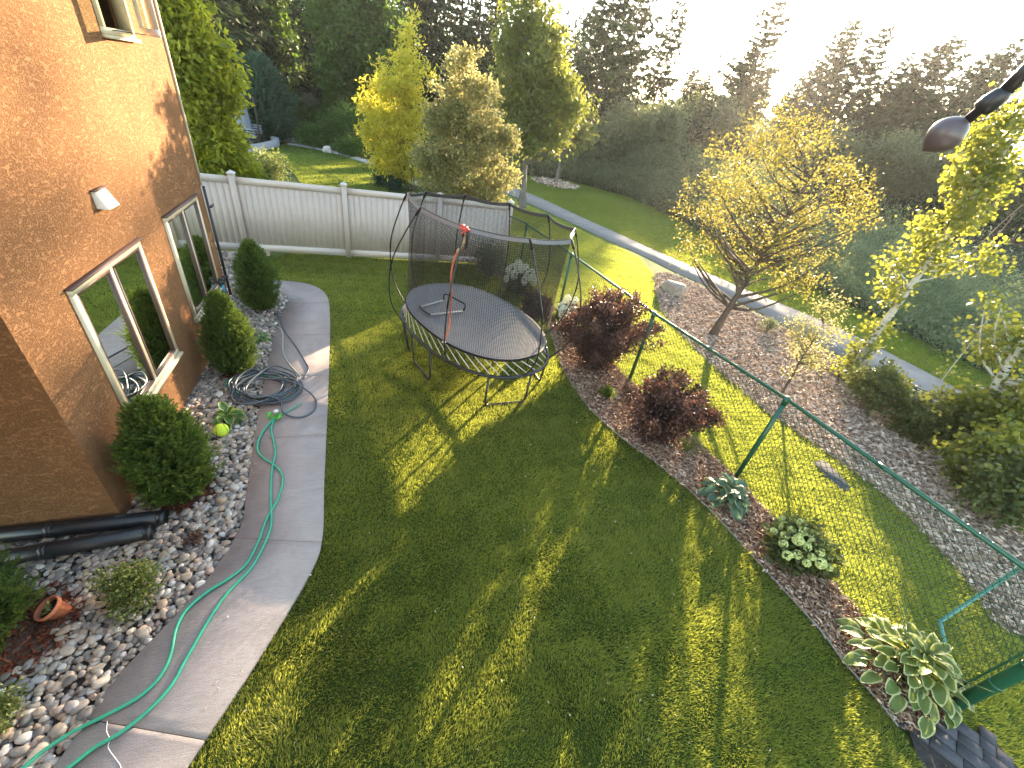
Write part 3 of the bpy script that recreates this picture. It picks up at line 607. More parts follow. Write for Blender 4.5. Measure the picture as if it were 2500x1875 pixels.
for a, b, c, d in wins:
    for p, q in (((a, c), (b, c)), ((b, c), (b, d)), ((b, d), (a, d)), ((a, d), (a, c))):
        wm.add([wall(p[0], 0, p[1]), wall(q[0], 0, q[1]), wall(q[0], -.14, q[1]), wall(p[0], -.14, p[1])], [[0, 1, 2, 3]])
DP = -4.2
wm.add([wall(0, 0, ZB), wall(0, 0, ZT), wall(0, DP, ZT), wall(0, DP, ZB)], [[0, 1, 2, 3]])
wm.add([wall(LEN, 0, ZB), wall(LEN, 0, ZT), wall(LEN, DP, ZT), wall(LEN, DP, ZB)], [[3, 2, 1, 0]])
wm.add([wall(0, DP, ZB), wall(LEN, DP, ZB), wall(LEN, DP, ZT), wall(0, DP, ZT)], [[0, 1, 2, 3]])
wm.add([wall(0, 0, ZT), wall(LEN, 0, ZT), wall(LEN, DP, ZT), wall(0, DP, ZT)], [[0, 1, 2, 3]])
obj('wall', wm, M['stucco'], house)
mb = MB(); mb.box(wall(-2.3, -1.9, 2.62), (4.5, 3.6, .16), HX); mb.box(wall(-4.4, 2.0, 2.62), (1.2, 4.2, .16), HX); obj('unseen_deck', mb, M['patio_stone'], house)  # unseen deck around the camera, added to shade the return wall
mb = MB(); mb.box(wall(-5.2, -1.6, 3.1), (.25, 5.2, 6.6), HX); obj('unseen_rear_wall', mb, M['stucco'], house)  # unseen wall behind the camera, added and sized to cut sky light
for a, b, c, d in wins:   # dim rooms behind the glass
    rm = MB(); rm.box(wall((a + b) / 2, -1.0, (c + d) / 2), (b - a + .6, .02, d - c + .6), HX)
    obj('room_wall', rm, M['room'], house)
def window(a, b, c, d, split, name='window', blinds=True):
    wf = MB(); t = .045; pr = .018
    for s0, s1, z0, z1 in ((a - .02, b + .02, c - .015, c + t), (a - .02, b + .02, d - t, d + .015), (a - .02, a + t, c + t, d - t), (b - t, b + .02, c + t, d - t)):
        wf.box(wall((s0 + s1) / 2, pr - .05, (z0 + z1) / 2), (s1 - s0, .12, z1 - z0), HX)
    if split: wf.box(wall(split, pr - .055, (c + d) / 2), (.07, .11, d - c - 2 * t), HX)
    o = obj(name, wf, M['window_frame'], house)
    panes = [(a + t, split - .035), (split + .035, b - t)] if split else [(a + t, b - t)]
    for p, q in panes:
        if q - p < .1: continue
        sm_ = MB(); e = .026
        for s0, s1, z0, z1 in ((p, q, c + t, c + t + e), (p, q, d - t - e, d - t), (p, p + e, c + t + e, d - t - e), (q - e, q, c + t + e, d - t - e)):
            sm_.box(wall((s0 + s1) / 2, .0, (z0 + z1) / 2), (s1 - s0, .05, z1 - z0), HX)
        if name != 'opening_window': obj('sash_frame', sm_, M['black_plastic'] if False else M['flashing'], o)
        if name != 'opening_window':
            pm_ = MB(); pm_.add([wall(p + e, .003, c + t + e), wall(q - e, .003, c + t + e), wall(q - e, .003, d - t - e), wall(p + e, .003, d - t - e)], [[0, 3, 2, 1]]); obj('pane', pm_, M['window_glass'], o)
    sill = MB(); sill.box(wall((a + b) / 2, .02, c - .032), (b - a + .06, .10, .030), HX); obj('sill', sill, M['window_frame'], o)
    head = MB(); head.box(wall((a + b) / 2, .025, d + .025), (b - a + .09, .07, .014), HX); obj('head_flashing', head, M['flashing'], o)
    if blinds:
        bl = MB()
        for p, q in panes:
            n = int((q - p) / .085)
            for i in range(n):
                if (i * 7 + int(a * 5)) % 5 == 3: continue
                s_ = p + (i + .5) * (q - p) / n; bl.box(wall(s_, -.13 - .01 * (i % 2), (c + d) / 2), (.075, .002, d - c - .1), (nrm(HD + HN * .35), nrm(HN - HD * .35), V3(0, 0, 1)))
        obj('blind', bl, M['blind'], o)
    return o
window(*wins[0], 1.49); window(*wins[1], 3.72)
ow = window(*wins[2], 0, 'opening_window', False)
sa, sb = wall(3.80, .10, 0), wall(3.10, .48, 0); sx = nrm(sb - sa); sn = V3(sx[1], -sx[0], 0); sl_ = np.linalg.norm(sb - sa); fr = MB(); z0, z1 = 4.205, 5.5
for u0, u1, a0, a1 in ((0, sl_, z0, z0 + .07), (0, sl_, z1 - .07, z1), (0, .07, z0 + .07, z1 - .07), (sl_ - .07, sl_, z0 + .07, z1 - .07)):
    fr.box(sa + sx * (u0 + u1) / 2 + [0, 0, (a0 + a1) / 2], (u1 - u0, .045, a1 - a0), (sx, sn, V3(0, 0, 1)))
so = obj('open_sash', fr, M['vinyl_cap'], ow); pm_ = MB(); pm_.add([sa + sx * .07 + [0, 0, z0 + .07], sa + sx * (sl_ - .07) + [0, 0, z0 + .07], sa + sx * (sl_ - .07) + [0, 0, z1 - .07], sa + sx * .07 + [0, 0, z1 - .07]], [[0, 1, 2, 3]])
obj('pane', pm_, M['window_glass'], so); am = MB(); am.beam(wall(3.2, .03, 4.20), sa + sx * .25 + [0, 0, 4.21], .012, .008); obj('stay_arm', am, M['black_metal'], ow)
hm = MB(); c0 = wall(1.86, 0, 2.80)   # dryer hood: sloped metal scoop
q = [wall(1.70, 0, 2.715), wall(1.93, 0, 2.715), wall(1.93, 0, 2.875), wall(1.70, 0, 2.875), wall(1.70, .10, 2.715), wall(1.93, .10, 2.715), wall(1.93, .022, 2.875), wall(1.70, .022, 2.875)]
hm.add(q, [[4, 5, 6, 7], [0, 4, 7, 3], [1, 2, 6, 5], [3, 7, 6, 2]]); vo = obj('vent_hood', hm, M['vent_metal'], house)
fm = MB(); fm.box(wall(1.815, .022, 2.884), (.26, .055, .010), HX); obj('hood_flashing', fm, M['flashing'], vo)
tm = MB(); tm.box(wall(LEN + .012, .012, (2.35 + ZT) / 2), (.03, .03, ZT - 2.35), HX); obj('corner_trim', tm, M['trim'], house)
dm = MB(); dm.tube([wall(LEN + .03, .03, 2.34), wall(LEN + .03, .03, .45)], .022, 8); dm.box(wall(LEN + .10, .06, 2.02), (.16, .03, .03), HX); obj('drain_pipe', dm, M['black_plastic'], house, True)
# black drain extensions lying on the stones at the near corner
for k, (a, b, lab) in enumerate((((-150, 1325), (405, 1262), 'upper black plastic drain pipe on the stones, tight against the house corner'), ((-150, 1392), (372, 1298), 'lower black plastic drain pipe on the stones, in front of the other'))):
    dm = MB(); A_, B_ = g(*a, .09), g(*b, .09); dx = nrm(B_ - A_)
    dm.tube([A_, B_], [.080, .080], 6, cap=True); r_ = obj('drain_extension', dm, M['black_plastic']); tag(r_, lab, 'drain pipe')
    for fr_ in (.45, .97):
        cm = MB(); cm.tube([A_ + (B_ - A_) * fr_, A_ + (B_ - A_) * (fr_ + .03)], .086, 6); obj('collar', cm, M['black_metal'], r_)
# tap with blue fitting at the far corner
t = thing('outdoor_tap', 'dark outdoor tap with a blue fitting at the far corner of the house', 'tap', wall(4.85, .06, 0))
tp_ = g(537, 690, .85); mb = MB(); mb.tube([wall(LEN, .05, .82), tp_], .03, 7); mb.lathe(tp_ - [0, 0, .05], [(.03, 0), (.06, .02), (.06, .09), (.03, .11)], 10); mb.tube([tp_ + V3(-.07, 0, .06), tp_ + V3(.07, 0, .07)], .018, 6); obj('valve', mb, M['black_plastic'], t, True)
mb = MB(); mb.tube([tp_ + V3(.03, 0, -.03), tp_ + V3(.06, -.03, -.16)], .028, 8); plain('blue_fitting', (.03, .22, .34), .4); obj('fitting', mb, M['blue_fitting'], t, True)

# ---------------------------------------------------------------- white fence
vf = thing('vinyl_fence', 'tall cream vinyl privacy fence closing the far end of the yard', 'fence', FO)
ts = [-7.4, -4.95, -2.48, 0, 2.45, 4.5]; FNv = V3(-FD[1], FD[0], 0); FX = (FD, FNv, V3(0, 0, 1)); FH = 1.78
for i, t_ in enumerate(ts):
    c = FO + FD * t_; mb = MB(); mb.box(c + [0, 0, .9], (.127, .127, 1.9), FX); p = obj('post', mb, M['vinyl'], vf)
    mb = MB(); mb.box(c + [0, 0, 1.862], (.165, .165, .024), FX); mb.add([c + FD * a * .08 + FNv * b * .08 + [0, 0, 1.876] for a, b in ((-1, -1), (1, -1), (1, 1), (-1, 1))] + [c + [0, 0, 1.93]], [np.array([[0, 1, 4], [1, 2, 4], [2, 3, 4], [3, 0, 4]])]); obj('cap', mb, M['vinyl_cap'], p)
    if i + 1 < len(ts):
        a, b = t_ + .064, ts[i + 1] - .064; mb = MB(); n = int(round((b - a) / .142)); wd = (b - a) / n
        for k in range(n): mb.box(FO + FD * (a + wd * (k + .5)) + [0, 0, .88], (wd - .007, .028, 1.55), FX, .4 + .2 * (k % 2))
        mb.box(FO + FD * (a + b) / 2 + [0, 0, .88], (b - a, .012, 1.54), FX); obj('panel', mb, M['vinyl'], vf)
        for zc, hh, nm in ((1.71, .15, 'top_rail'), (.12, .17, 'bottom_rail')):
            mb = MB(); mb.box(FO + FD * (a + b) / 2 + [0, 0, zc], (b - a, .052, hh), FX); obj(nm, mb, M['vinyl_cap'], vf)

# ---------------------------------------------------------------- green chain-link fence
cf = thing('chain_link_fence', 'dark green chain link fence with a round top rail along the park side', 'fence', fence_pts[1])
top = [p + [0, 0, h] for p, h in zip(fence_pts, fence_h)]
for i, (p, h) in enumerate(zip(fence_pts, fence_h)):
    mb = MB(); r_ = .052 if i == 0 else .033; mb.tube([p - [0, 0, .05], p + [0, 0, h + (.06 if i == 0 else -.01)]], r_, 14)
    po = obj('terminal_post' if i == 0 else 'post', mb, M['green_metal'], cf, True)
    mb = MB()
    if i == 0:
        mb.lathe(p + [0, 0, h + .06], [(.056, 0), (.05, .03), (.02, .05)], 12)
        for z in (.25, .6, .95, 1.3): bb = MB(); bb.tube([p + [0, 0, z - .012], p + [0, 0, z + .012]], .057, 14); obj('band', bb, M['green_metal'], po, True)
    else: mb.tube([p + [0, 0, h - .09], p + [0, 0, h + .035]], .040, 12)
    obj('cap', mb, M['green_metal'], po, True)
mb = MB(); mb.tube(np.array(top), .024, 12)
for q in (top[0] + (top[1] - top[0]) * .55, top[1] + (top[2] - top[1]) * .5): mb.tube([q, q + nrm(top[1] - top[0]) * .12], .028, 12)
obj('top_rail', mb, M['green_metal'], cf, True)
def linkmesh(P0, P1, h0, h1, zb=.03, sp=.048, wr=.0019, over=.03):
    """woven chain-link: each wire zigzags up the fence and hooks its neighbour"""
    mb = MB(); L = np.linalg.norm((P1 - P0)[:2]); d = nrm(P1 - P0); nrm_ = V3(-d[1], d[0], 0); n = int(L / sp)
    h_ = np.linspace(h0, h1, n); zs_ = sp * .8
    for i in range(n):
        k = int((h_[i] + over - zb) / zs_); j = np.arange(k + 1); side = ((j + i) % 2) * 1.0
        x = (i + side * 1.0) * sp; z = zb + j * zs_; y = np.where((j + i) % 2 == 0, .004, -.004)
        P = P0 + d * x[:, None] + nrm_ * y[:, None] + V3(0, 0, 1) * z[:, None]
        mb.tube(P, wr, 4, cap=False)
    return mb
for i in range(len(fence_pts) - 1):
    wr = (.0046, .0044, .0042, .0044, .0046)[i]
    mb = linkmesh(fence_pts[i] + nrm(fence_pts[i + 1] - fence_pts[i]) * .06, fence_pts[i + 1], fence_h[i], fence_h[i + 1], wr=wr)
    obj('wire_mesh', mb, M['green_wire'], cf)
mb = MB(); dq = nrm(fence_pts[1] - fence_pts[0]); mb.tube([fence_pts[0] + dq * .085 + [0, 0, .05], fence_pts[0] + dq * .085 + [0, 0, 1.6]], .009, 6); obj('tension_bar', mb, M['green_metal'], cf)
# open gate swung outwards from the terminal post
gh = fence_pts[0] + V3(.1, .07, 0); gdir = nrm(g(2298, 1561) - g(2325, 1690)); gdir = nrm(gdir * 1.0); gw = .95
gt = thing('chain_link_gate', 'green chain link gate swung open outside behind the large post', 'gate', gh)
mb = MB(); c4 = [gh + [0, 0, .08], gh + gdir * gw + [0, 0, .08], gh + gdir * gw + [0, 0, 1.28], gh + [0, 0, 1.28]]; mb.tube(np.array(c4), .021, 8, closed=True); obj('gate_frame', mb, M['teal_pipe'], gt, True)
mb = linkmesh(gh, gh + gdir * gw, 1.3, 1.3, zb=.1, over=0); obj('wire_mesh', mb, M['green_wire'], gt)

# ---------------------------------------------------------------- trampoline
TC = V3(-.92, 6.87, 0); ta = math.radians(-45); TX = V3(math.cos(ta), math.sin(ta), 0); TY = V3(-math.sin(ta), math.cos(ta), 0)
def ell(a, A_, B_, z, ex=2.25):
    c, s = np.cos(a), np.sin(a); x = np.sign(c) * np.abs(c) ** (2 / ex) * A_; y = np.sign(s) * np.abs(s) ** (2 / ex) * B_
    return TC + x[..., None] * TX + y[..., None] * TY + np.asarray(z)[..., None] * V3(0, 0, 1)
tr = thing('trampoline', 'oval trampoline with white spring rods and a bowed black safety net', 'trampoline', TC)
MA, MBB, MZ, FA, FB, FZ = 1.57, 1.02, .90, 1.67, 1.10, .62
an = np.linspace(0, 2 * math.pi, 96, endpoint=False)
b_ = NB('mat_fabric'); p_ = b_.pos(); ck = b_.n('ShaderNodeTexChecker', i_Vector=p_, i_Scale=90.).outputs[1]; f_ = b_.noise(p_, 1.5, 4)
b_.done(b_.bsdf(b_.mix(b_.math('MULTIPLY', ck, .35), b_.ramp(f_, [(.3, (.17, .17, .175)), (.7, (.23, .23, .235))]), (.04, .04, .045)), .55, 0, .45))
mb = MB(); R0 = ell(an, MA, MBB, np.full(96, MZ)); rings_ = [TC + [0, 0, MZ - .012]]; V = [TC + [0, 0, MZ - .02]]
for q in (.3, .6, .85, .97): V += list(TC + (R0 - TC) * [q, q, 1] - [0, 0, .015 * (1 - q)])
Fq = [[0, 1 + i, 1 + (i + 1) % 96] for i in range(96)]; Fr = [[1 + k * 96 + i, 1 + (k + 1) * 96 + i, 1 + (k + 1) * 96 + (i + 1) % 96, 1 + k * 96 + (i + 1) % 96] for k in range(3) for i in range(96)]
mb.add(V, [np.array(Fq), np.array(Fr)]); obj('jumping_mat', mb, M['mat_fabric'], tr, True)
mb = MB(); A1, A2 = TC + (R0 - TC) * [.965, .965, 1] + [0, 0, .006], R0 + [0, 0, .002]; i = np.arange(96)
mb.add(np.r_[A1, A2], np.stack([i, i + 96, (i + 1) % 96 + 96, (i + 1) % 96], -1)); obj('mat_border', mb, M['net_band'], tr)
mb = MB(); mb.tube(R0 - [0, 0, .02], .022, 7, closed=True); obj('mat_edge', mb, M['net_black'], tr, True)
mb = MB(); mb.tube(ell(an, FA, FB, np.full(96, FZ)), .026, 8, closed=True); obj('frame_ring', mb, M['black_metal'], tr, True)
nr = 46
for k in range(nr):
    a0 = k * 2 * math.pi / nr; a1 = a0 + .24; mb = MB()
    mb.tube([ell(np.array(a0), MA - .0, MBB - .0, np.array(MZ - .03)), ell(np.array(a1), FA - .03, FB - .03, np.array(FZ + .02))], .0075, 6)
    obj('spring_rod', mb, M['rod_white'], tr, True)
def onring(p, A_, B_, z):
    v = np.array(p)[:2] - TC[:2]; a = math.atan2(v @ TY[:2] / B_, v @ TX[:2] / A_); 
    best = min(np.linspace(a - .4, a + .4, 81), key=lambda q: abs(math.atan2(*((ell(np.array(q), A_, B_, np.array(z)) - TC)[:2] @ np.array([TY[:2], TX[:2]]).T)) - math.atan2(v @ TY[:2], v @ TX[:2])))
    return best
legs = [(g(990, 818), g(1005, 860)), (g(1014, 883), g(1050, 930)), (g(1182, 990), g(1278, 981))]
legs += [(TC * 2 - a, TC * 2 - b) for a, b in legs[:3]]
for a, b in legs:
    mb = MB(); qa, qb = onring(a, FA, FB, FZ), onring(b, FA, FB, FZ); ua, ub = ell(np.array(qa), FA, FB, np.array(FZ)), ell(np.array(qb), FA, FB, np.array(FZ))
    a = np.r_[ua[:2] * .35 + np.array(a)[:2] * .65, .02]; b = np.r_[ub[:2] * .35 + np.array(b)[:2] * .65, .02]; e = (b - a) * .12
    mb.tube([ua, a + (ua - a) * .12, a + e * .3, a + e, b - e, b - e * .3, b + (ub - b) * .12, ub], .019, 8); obj('leg', mb, M['black_metal'], tr, True)
NZ = 2.66
ringpx = [(994, 474), (1041, 470), (1135, 478), (1243.6, 498.6), (1338, 527), (1403, 561), (1395, 587.5), (1293.5, 585.7), (1137, 555.7), (1028, 508.7)]
RT = gl(ringpx, NZ)
RT = RT + (TC[:2].tolist() + [0]) * np.array([0, 0, 0])
# net rim: cloth band sagging between the pole tips
rim = []; m = 12
for i in range(10):
    a, b = RT[i], RT[(i + 1) % 10]
    for j in range(m):
        t_ = j / m; mid = a + (b - a) * t_; inw = nrm(np.r_[(TC - mid)[:2], 0]); s_ = 4 * t_ * (1 - t_); rim.append(mid + inw * .05 * s_ * np.linalg.norm(b - a) - [0, 0, .045 * s_ * np.linalg.norm(b - a)])
rim = np.array(rim); NR = len(rim)
aa = np.array([onring(p, MA, MBB, MZ) for p in rim]); bot = ell(aa, MA - .01, MBB - .01, np.full(NR, MZ))
mb = MB(); o1 = nrm(np.c_[(rim - TC)[:, :2], np.zeros(NR)]); V = np.r_[rim + o1 * .004 + [0, 0, .02], rim + o1 * .03 - [0, 0, .035]]; i = np.arange(NR); mb.add(V, np.stack([i, (i + 1) % NR, (i + 1) % NR + NR, i + NR], -1)); obj('net_rim', mb, M['net_band'], tr)
mb = MB(); mb.tube(rim + [0, 0, .02], .009, 5, closed=True); obj('rim_cord', mb, M['black_metal'], tr)
def netpt(fi, v):   # fi: position round the ring, v: 0 at mat .. 1 at the rim
    j = int(fi) % NR; f_ = fi - int(fi); j2 = (j + 1) % NR; t_, b0 = rim[j] * (1 - f_) + rim[j2] * f_, bot[j] * (1 - f_) + bot[j2] * f_
    return t_, b0
nc = 400; vv = np.linspace(0, 1, 13); w_ = .15 * vv + .85 * vv ** 3.2
fi = np.linspace(0, NR, nc, endpoint=False); jj = fi.astype(int) % NR; ff = (fi - fi.astype(int))[:, None]; j2 = (jj + 1) % NR
Tn = rim[jj] * (1 - ff) + rim[j2] * ff; Bn = bot[jj] * (1 - ff) + bot[j2] * ff
G = np.zeros((nc, 13, 3)); G[..., :2] = Bn[:, None, :2] + (Tn - Bn)[:, None, :2] * w_[None, :, None]; G[..., 2] = Bn[:, None, 2] + (Tn - Bn)[:, None, 2] * vv[None]
mb = MB(); hw = .0026
tan = nrm(np.roll(G, -1, 0) - np.roll(G, 1, 0)) * hw; V = np.stack([G - tan, G + tan], 2)   # vertical ribbons
i = (np.arange(nc)[:, None] * 13 + np.arange(12)[None])[..., None] * 2; mb.add(V.reshape(-1, 3), (i + np.array([0, 1, 3, 2])).reshape(-1, 4))
nh = 84; vh = np.linspace(0, 1, nh); wh = .15 * vh + .85 * vh ** 3.2; H_ = np.zeros((nh, NR, 3)); H_[..., :2] = bot[None, :, :2] + (rim - bot)[None, :, :2] * wh[:, None, None]; H_[..., 2] = bot[None, :, 2] + (rim - bot)[None, :, 2] * vh[:, None]
V = np.stack([H_ - [0, 0, hw], H_ + [0, 0, hw]], 2); r_, c_ = np.meshgrid(np.arange(nh), np.arange(NR), indexing='ij'); c2 = (c_ + 1) % NR
mb.add(V.reshape(-1, 3), np.stack([(r_ * NR + c_) * 2, (r_ * NR + c2) * 2, (r_ * NR + c2) * 2 + 1, (r_ * NR + c_) * 2 + 1], -1).reshape(-1, 4)); obj('safety_net', mb, M['net_black'], tr)
for i in range(10):
    tpt = RT[i]; q = onring(tpt, FA, FB, FZ) ; bpt = ell(np.array(q), FA, FB, np.array(FZ)); out = nrm(np.r_[(tpt - TC)[:2], 0]); sd_ = V3(-out[1], out[0], 0) * .0
    mid = tpt * .55 + bpt * .45 + out * .36; m2 = tpt * .22 + bpt * .78 + out * .30; m1 = tpt * .85 + bpt * .15 + out * .16
    P = smooth([tpt + [0, 0, .01], m1, mid, m2, bpt], 6); mb = MB(); mb.tube(P, .0125, 6); po = obj('net_pole', mb, M['black_metal'], tr, True)
    mb = MB(); mb.tube(P[:4], .02, 6); obj('sleeve', mb, M['net_black'], po, True); mb = MB(); mb.tube(P[11:14], .014, 6); obj('joint', mb, M['net_black'], po, True)
# things on the trampoline
t = thing('step_frame', 'bent black and white tube frame lying flat on the trampoline mat', 'frame', g(1080, 752, MZ))
c = [g(1027, 749, MZ + .02), g(1050, 768, MZ + .02), g(1131, 759, MZ + .02), g(1083, 733, MZ + .02)]
mb = MB(); mb.tube([c[0], c[3]], .014, 8); obj('side_tube', mb, M['rod_white'], t, True); mb = MB(); mb.tube([c[1], c[2]], .014, 8); obj('side_tube', mb, M['rod_white'], t, True)
for a, b, h in ((c[0], c[1], .02), (c[3], c[2], .12)):
    d_ = nrm((a - c[3]) if h < .05 else (c[3] - c[0])); mb = MB(); mb.tube(smooth([a, a + d_ * .03 + [0, 0, h], (a + b) / 2 + d_ * .05 + [0, 0, h], b + d_ * .03 + [0, 0, h], b], 4), .016, 8); obj('end_tube', mb, M['black_metal'], t, True)
t = thing('hanging_tube', 'orange and tan tube hanging from a red knot on the net rim', 'toy', RT[8])
hp = [RT[8], up(RT[8], 1135, 585) , up(RT[8], 1117, 613)]
def mixpt(px, py, f_):
    d0 = np.linalg.norm(RT[8] - V3(0, 0, HC)); e = g(1084, 832, .93); d1 = np.linalg.norm(e - V3(0, 0, HC)); return V3(0, 0, HC) + ray(px, py) * (d0 + (d1 - d0) * f_ - .05)
mb = MB(); mb.tube(smooth([mixpt(1137, 565, 0), mixpt(1135, 585, .08), mixpt(1127, 603, .15), mixpt(1117, 614, .2)], 5), .022, 8); obj('tan_section', mb, M['tan'], t, True)
mb = MB(); mb.tube(smooth([mixpt(1117, 614, .2), mixpt(1108, 636, .3), mixpt(1101, 675, .45), mixpt(1102, 722, .6), mixpt(1099, 773, .78), mixpt(1095, 802, .9), mixpt(1085, 831, 1)], 5), .015, 8); obj('orange_section', mb, M['orange'], t, True)
mb = MB(); c = mixpt(1084, 835, 1); a_ = np.linspace(0, 6.28, 12, endpoint=False); mb.tube(c + np.c_[np.cos(a_) * .03, np.sin(a_) * .03, a_ * 0], .005, 5, closed=True); obj('end_ring', mb, M['white_plastic'], t, True)
rng = np.random.default_rng(5); mb = MB()
for k in range(9): d_ = nrm(rng.normal(size=3)); c = mixpt(1138, 557, 0) + rng.normal(size=3) * .03; mb.tube([c, c + d_ * .07], .018, 6)
obj('knot', mb, M['red_knot'], t, True); mb = MB(); c = mixpt(1141, 575, 0); mb.tube([c + [0, 0, .05], c, c - [0, 0, .12], c - [.01, 0, .2]], [.03, .028, .02, .012], 6); obj('black_clip', mb, M['black_plastic'], t, True)

# ---------------------------------------------------------------- hoses, small yard things
WZ = .045
def hose(name, label, pts, r, mat, n=8, z=WZ): 
    P = smooth(gl(pts, z + r), n); mb = MB(); mb.tube(P, r, 8); o = obj(name, mb, M[mat], None, True); return tag(o, label, 'hose')
hp1 = [(669, 1021), (641, 1055), (629, 1084), (631, 1105), (649, 1123), (672, 1138), (690, 1166), (680, 1214), (660, 1250), (647, 1275), (633, 1315), (604, 1373), (564, 1409), (506, 1445), (456, 1488), (430, 1535), (416, 1600), (391, 1651), (344, 1698), (275, 1738), (181, 1785), (108, 1832), (58, 1875), (20, 1910)]
hp2 = [(671, 1021), (662, 1047), (668, 1079), (672, 1105), (666, 1134), (662, 1165), (661, 1200), (661, 1240), (662, 1275), (651, 1315), (615, 1383), (557, 1445), (514, 1506), (459, 1600), (416, 1676), (354, 1742), (289, 1792), (231, 1825), (166, 1875), (110, 1910)]
h = hose('garden_hose', 'green garden hose running in two strands down the walk from the splitter', hp1, .0145, 'hose_green')
P = smooth(gl(hp2, WZ + .0145), 8); mb = MB(); mb.tube(P, .0145, 8); obj('second_strand', mb, M['hose_green'], h, True)
rng = np.random.default_rng(8)
def coil(name, label, cx, cy, loops, mat, r, extra=None, z0=WZ):
    P = []; c = g(cx, cy)
    for k in range(loops):
        R_ = .43 + .07 * rng.normal(); R2 = .33 + .05 * rng.normal(); o_ = rng.normal(size=2) * .05
        for a in np.arange(10) * .628: P.append(c + [o_[0] + math.cos(a + 2.6) * R_, o_[1] + math.sin(a + 2.6) * R2, z0 + r + .018 * k * .55 + .01 * math.sin(3 * a + k)])
    if extra: P += extra
    P = smooth(P, 5); mb = MB(); mb.tube(P, r, 8); return tag(obj(name, mb, M[mat], None, True), label, 'hose')
coil('coiled_hose', 'black garden hose coiled in loose loops across walk and stones', 652, 955, 9, 'hose_black', .0135,
     [g(600, 940, .14), g(588, 965, .12), g(640, 985, .1), g(700, 975, .14), g(733, 950, .14), g(715, 925, .16), g(660, 925, .17), g(625, 925, .17), g(600, 948, .16), g(615, 970, .15), g(660, 968, .15), g(685, 980, .12), g(690, 1005, .09), g(715, 1018, .07), g(745, 1016, .06), g(768, 1000, .06), g(770, 975, .07), g(745, 950, .12), g(705, 930, .15), g(650, 918, .15)])
coil('coiled_hose', 'dark green hose loops at the right side of the black coil', 668, 950, 2, 'hose_green', .0105, None, WZ + .01)
hose('garden_hose', 'dark hose leading from the coil up the walk edge past the shrubs', [(740, 925), (753, 902), (746, 884), (724, 848), (695, 808), (683, 780), (680, 765), (692, 754)], .011, 'hose_black')
hose('garden_hose', 'pale green hose curving from the coil towards the house tap', [(733, 918), (705, 887), (691, 859), (689, 812), (674, 797), (637, 775), (608, 754), (585, 738)], .0105, 'hose_pale')
mb = MB(); mb.tube(smooth([g(735, 985, .08), g(710, 1000, .06), g(690, 1010, .06), g(676, 1020, .07)], 4), .0105, 8); tag(obj('garden_hose', mb, M['hose_green'], None, True), 'short bright green hose piece joining the coil to the splitter', 'hose')
t = thing('hose_splitter', 'green two way hose splitter with white knob on the walk', 'hose fitting', g(671, 1018, WZ)); c = g(671, 1018, WZ + .03)
mb = MB(); mb.tube([c, c + V3(-.01, .1, .02)], .02, 8); mb.tube([c, c + V3(-.05, -.05, 0)], .016, 8); mb.tube([c, c + V3(.05, -.04, 0)], .016, 8); obj('body', mb, M['bright_green'], t, True)
for s_ in (-1, 1):
    mb = MB(); a = c + V3(.06 * s_, .0, .02); mb.tube([a + V3(0, .045, .01), a + V3(.02 * s_, 0, .02), a + V3(.01 * s_, -.06, 0)], [.012, .032, .012], 8); obj('handle', mb, M['bright_green'], t, True)
mb = MB(); cw = c + V3(-.01, .06, .05); mb.lathe(cw, [(.012, -.02), (.03, 0), (.03, .015), (.01, .025)], 10)
for k in range(5): mb.lathe(cw + V3(.022 * math.cos(k * 1.256), .022 * math.sin(k * 1.256), .005), [(.004, -.01), (.014, 0), (.01, .014)], 6)
obj('knob', mb, M['white_plastic'], t, True)
c = g(540, 1050, .085); mb = MB(); a_ = np.linspace(-1.5, 1.5, 15); mb.lathe(c, [(.088 * math.cos(q), .088 * math.sin(q)) for q in a_], 26); bl = tag(obj('tennis_ball', mb, M['tennis'], None, True), 'oversized yellow tennis ball resting in the stones beside the shrub', 'ball')
mb = MB(); tt = np.linspace(0, 6.283, 60, endpoint=False); sp_ = np.c_[np.cos(tt) + .35 * np.cos(3 * tt), np.sin(tt) - .35 * np.sin(3 * tt), 1.15 * np.sin(2 * tt)]; mb.tube(c + nrm(sp_) * .0885, .003, 4, closed=True); obj('seam', mb, M['black_edging'], bl)
P = smooth(gl([(262, 1760), (260, 1785), (268, 1805), (264, 1825), (280, 1850), (293, 1868), (296, 1885)], WZ + .003), 6); mb = MB(); mb.tube(P, .0028, 4); tag(obj('string', mb, M['white_plastic']), 'thin pale string lying on the lowest walk slab beside the hose', 'string')
# terracotta pot tipped over
pc = g(137, 1490, .06); pax = nrm(V3(-.30, -.28, .9)); px_ = nrm(np.cross(pax, [0, 0, 1])); py_ = np.cross(pax, px_); t = thing('flower_pot', 'small terracotta pot tipped on the stones beside the corner shrub', 'plant pot', pc)
mb = MB(); mb.lathe(pc, [(.055, -.10), (.082, .05), (.095, .05), (.098, .085), (.088, .088), (.078, .05), (.05, -.02)], 24, (px_, py_, pax)); obj('pot', mb, M['terracotta'], t, True)
mb = MB(); mb.lathe(pc, [(.083, .045), (.04, .055), (.0, .06)], 18, (px_, py_, pax), cap=False); obj('soil', mb, M['soil'], t)
rng = np.random.default_rng(4); mb = MB(); n = 40; leaves(mb, pc + pax * .055 + rng.normal(size=(n, 3)) * .016, sph(rng, n) * .7 + pax, .05, .016, rng, rng.random(n)); obj('seedling', mb, M['leaf_variegated'], t)
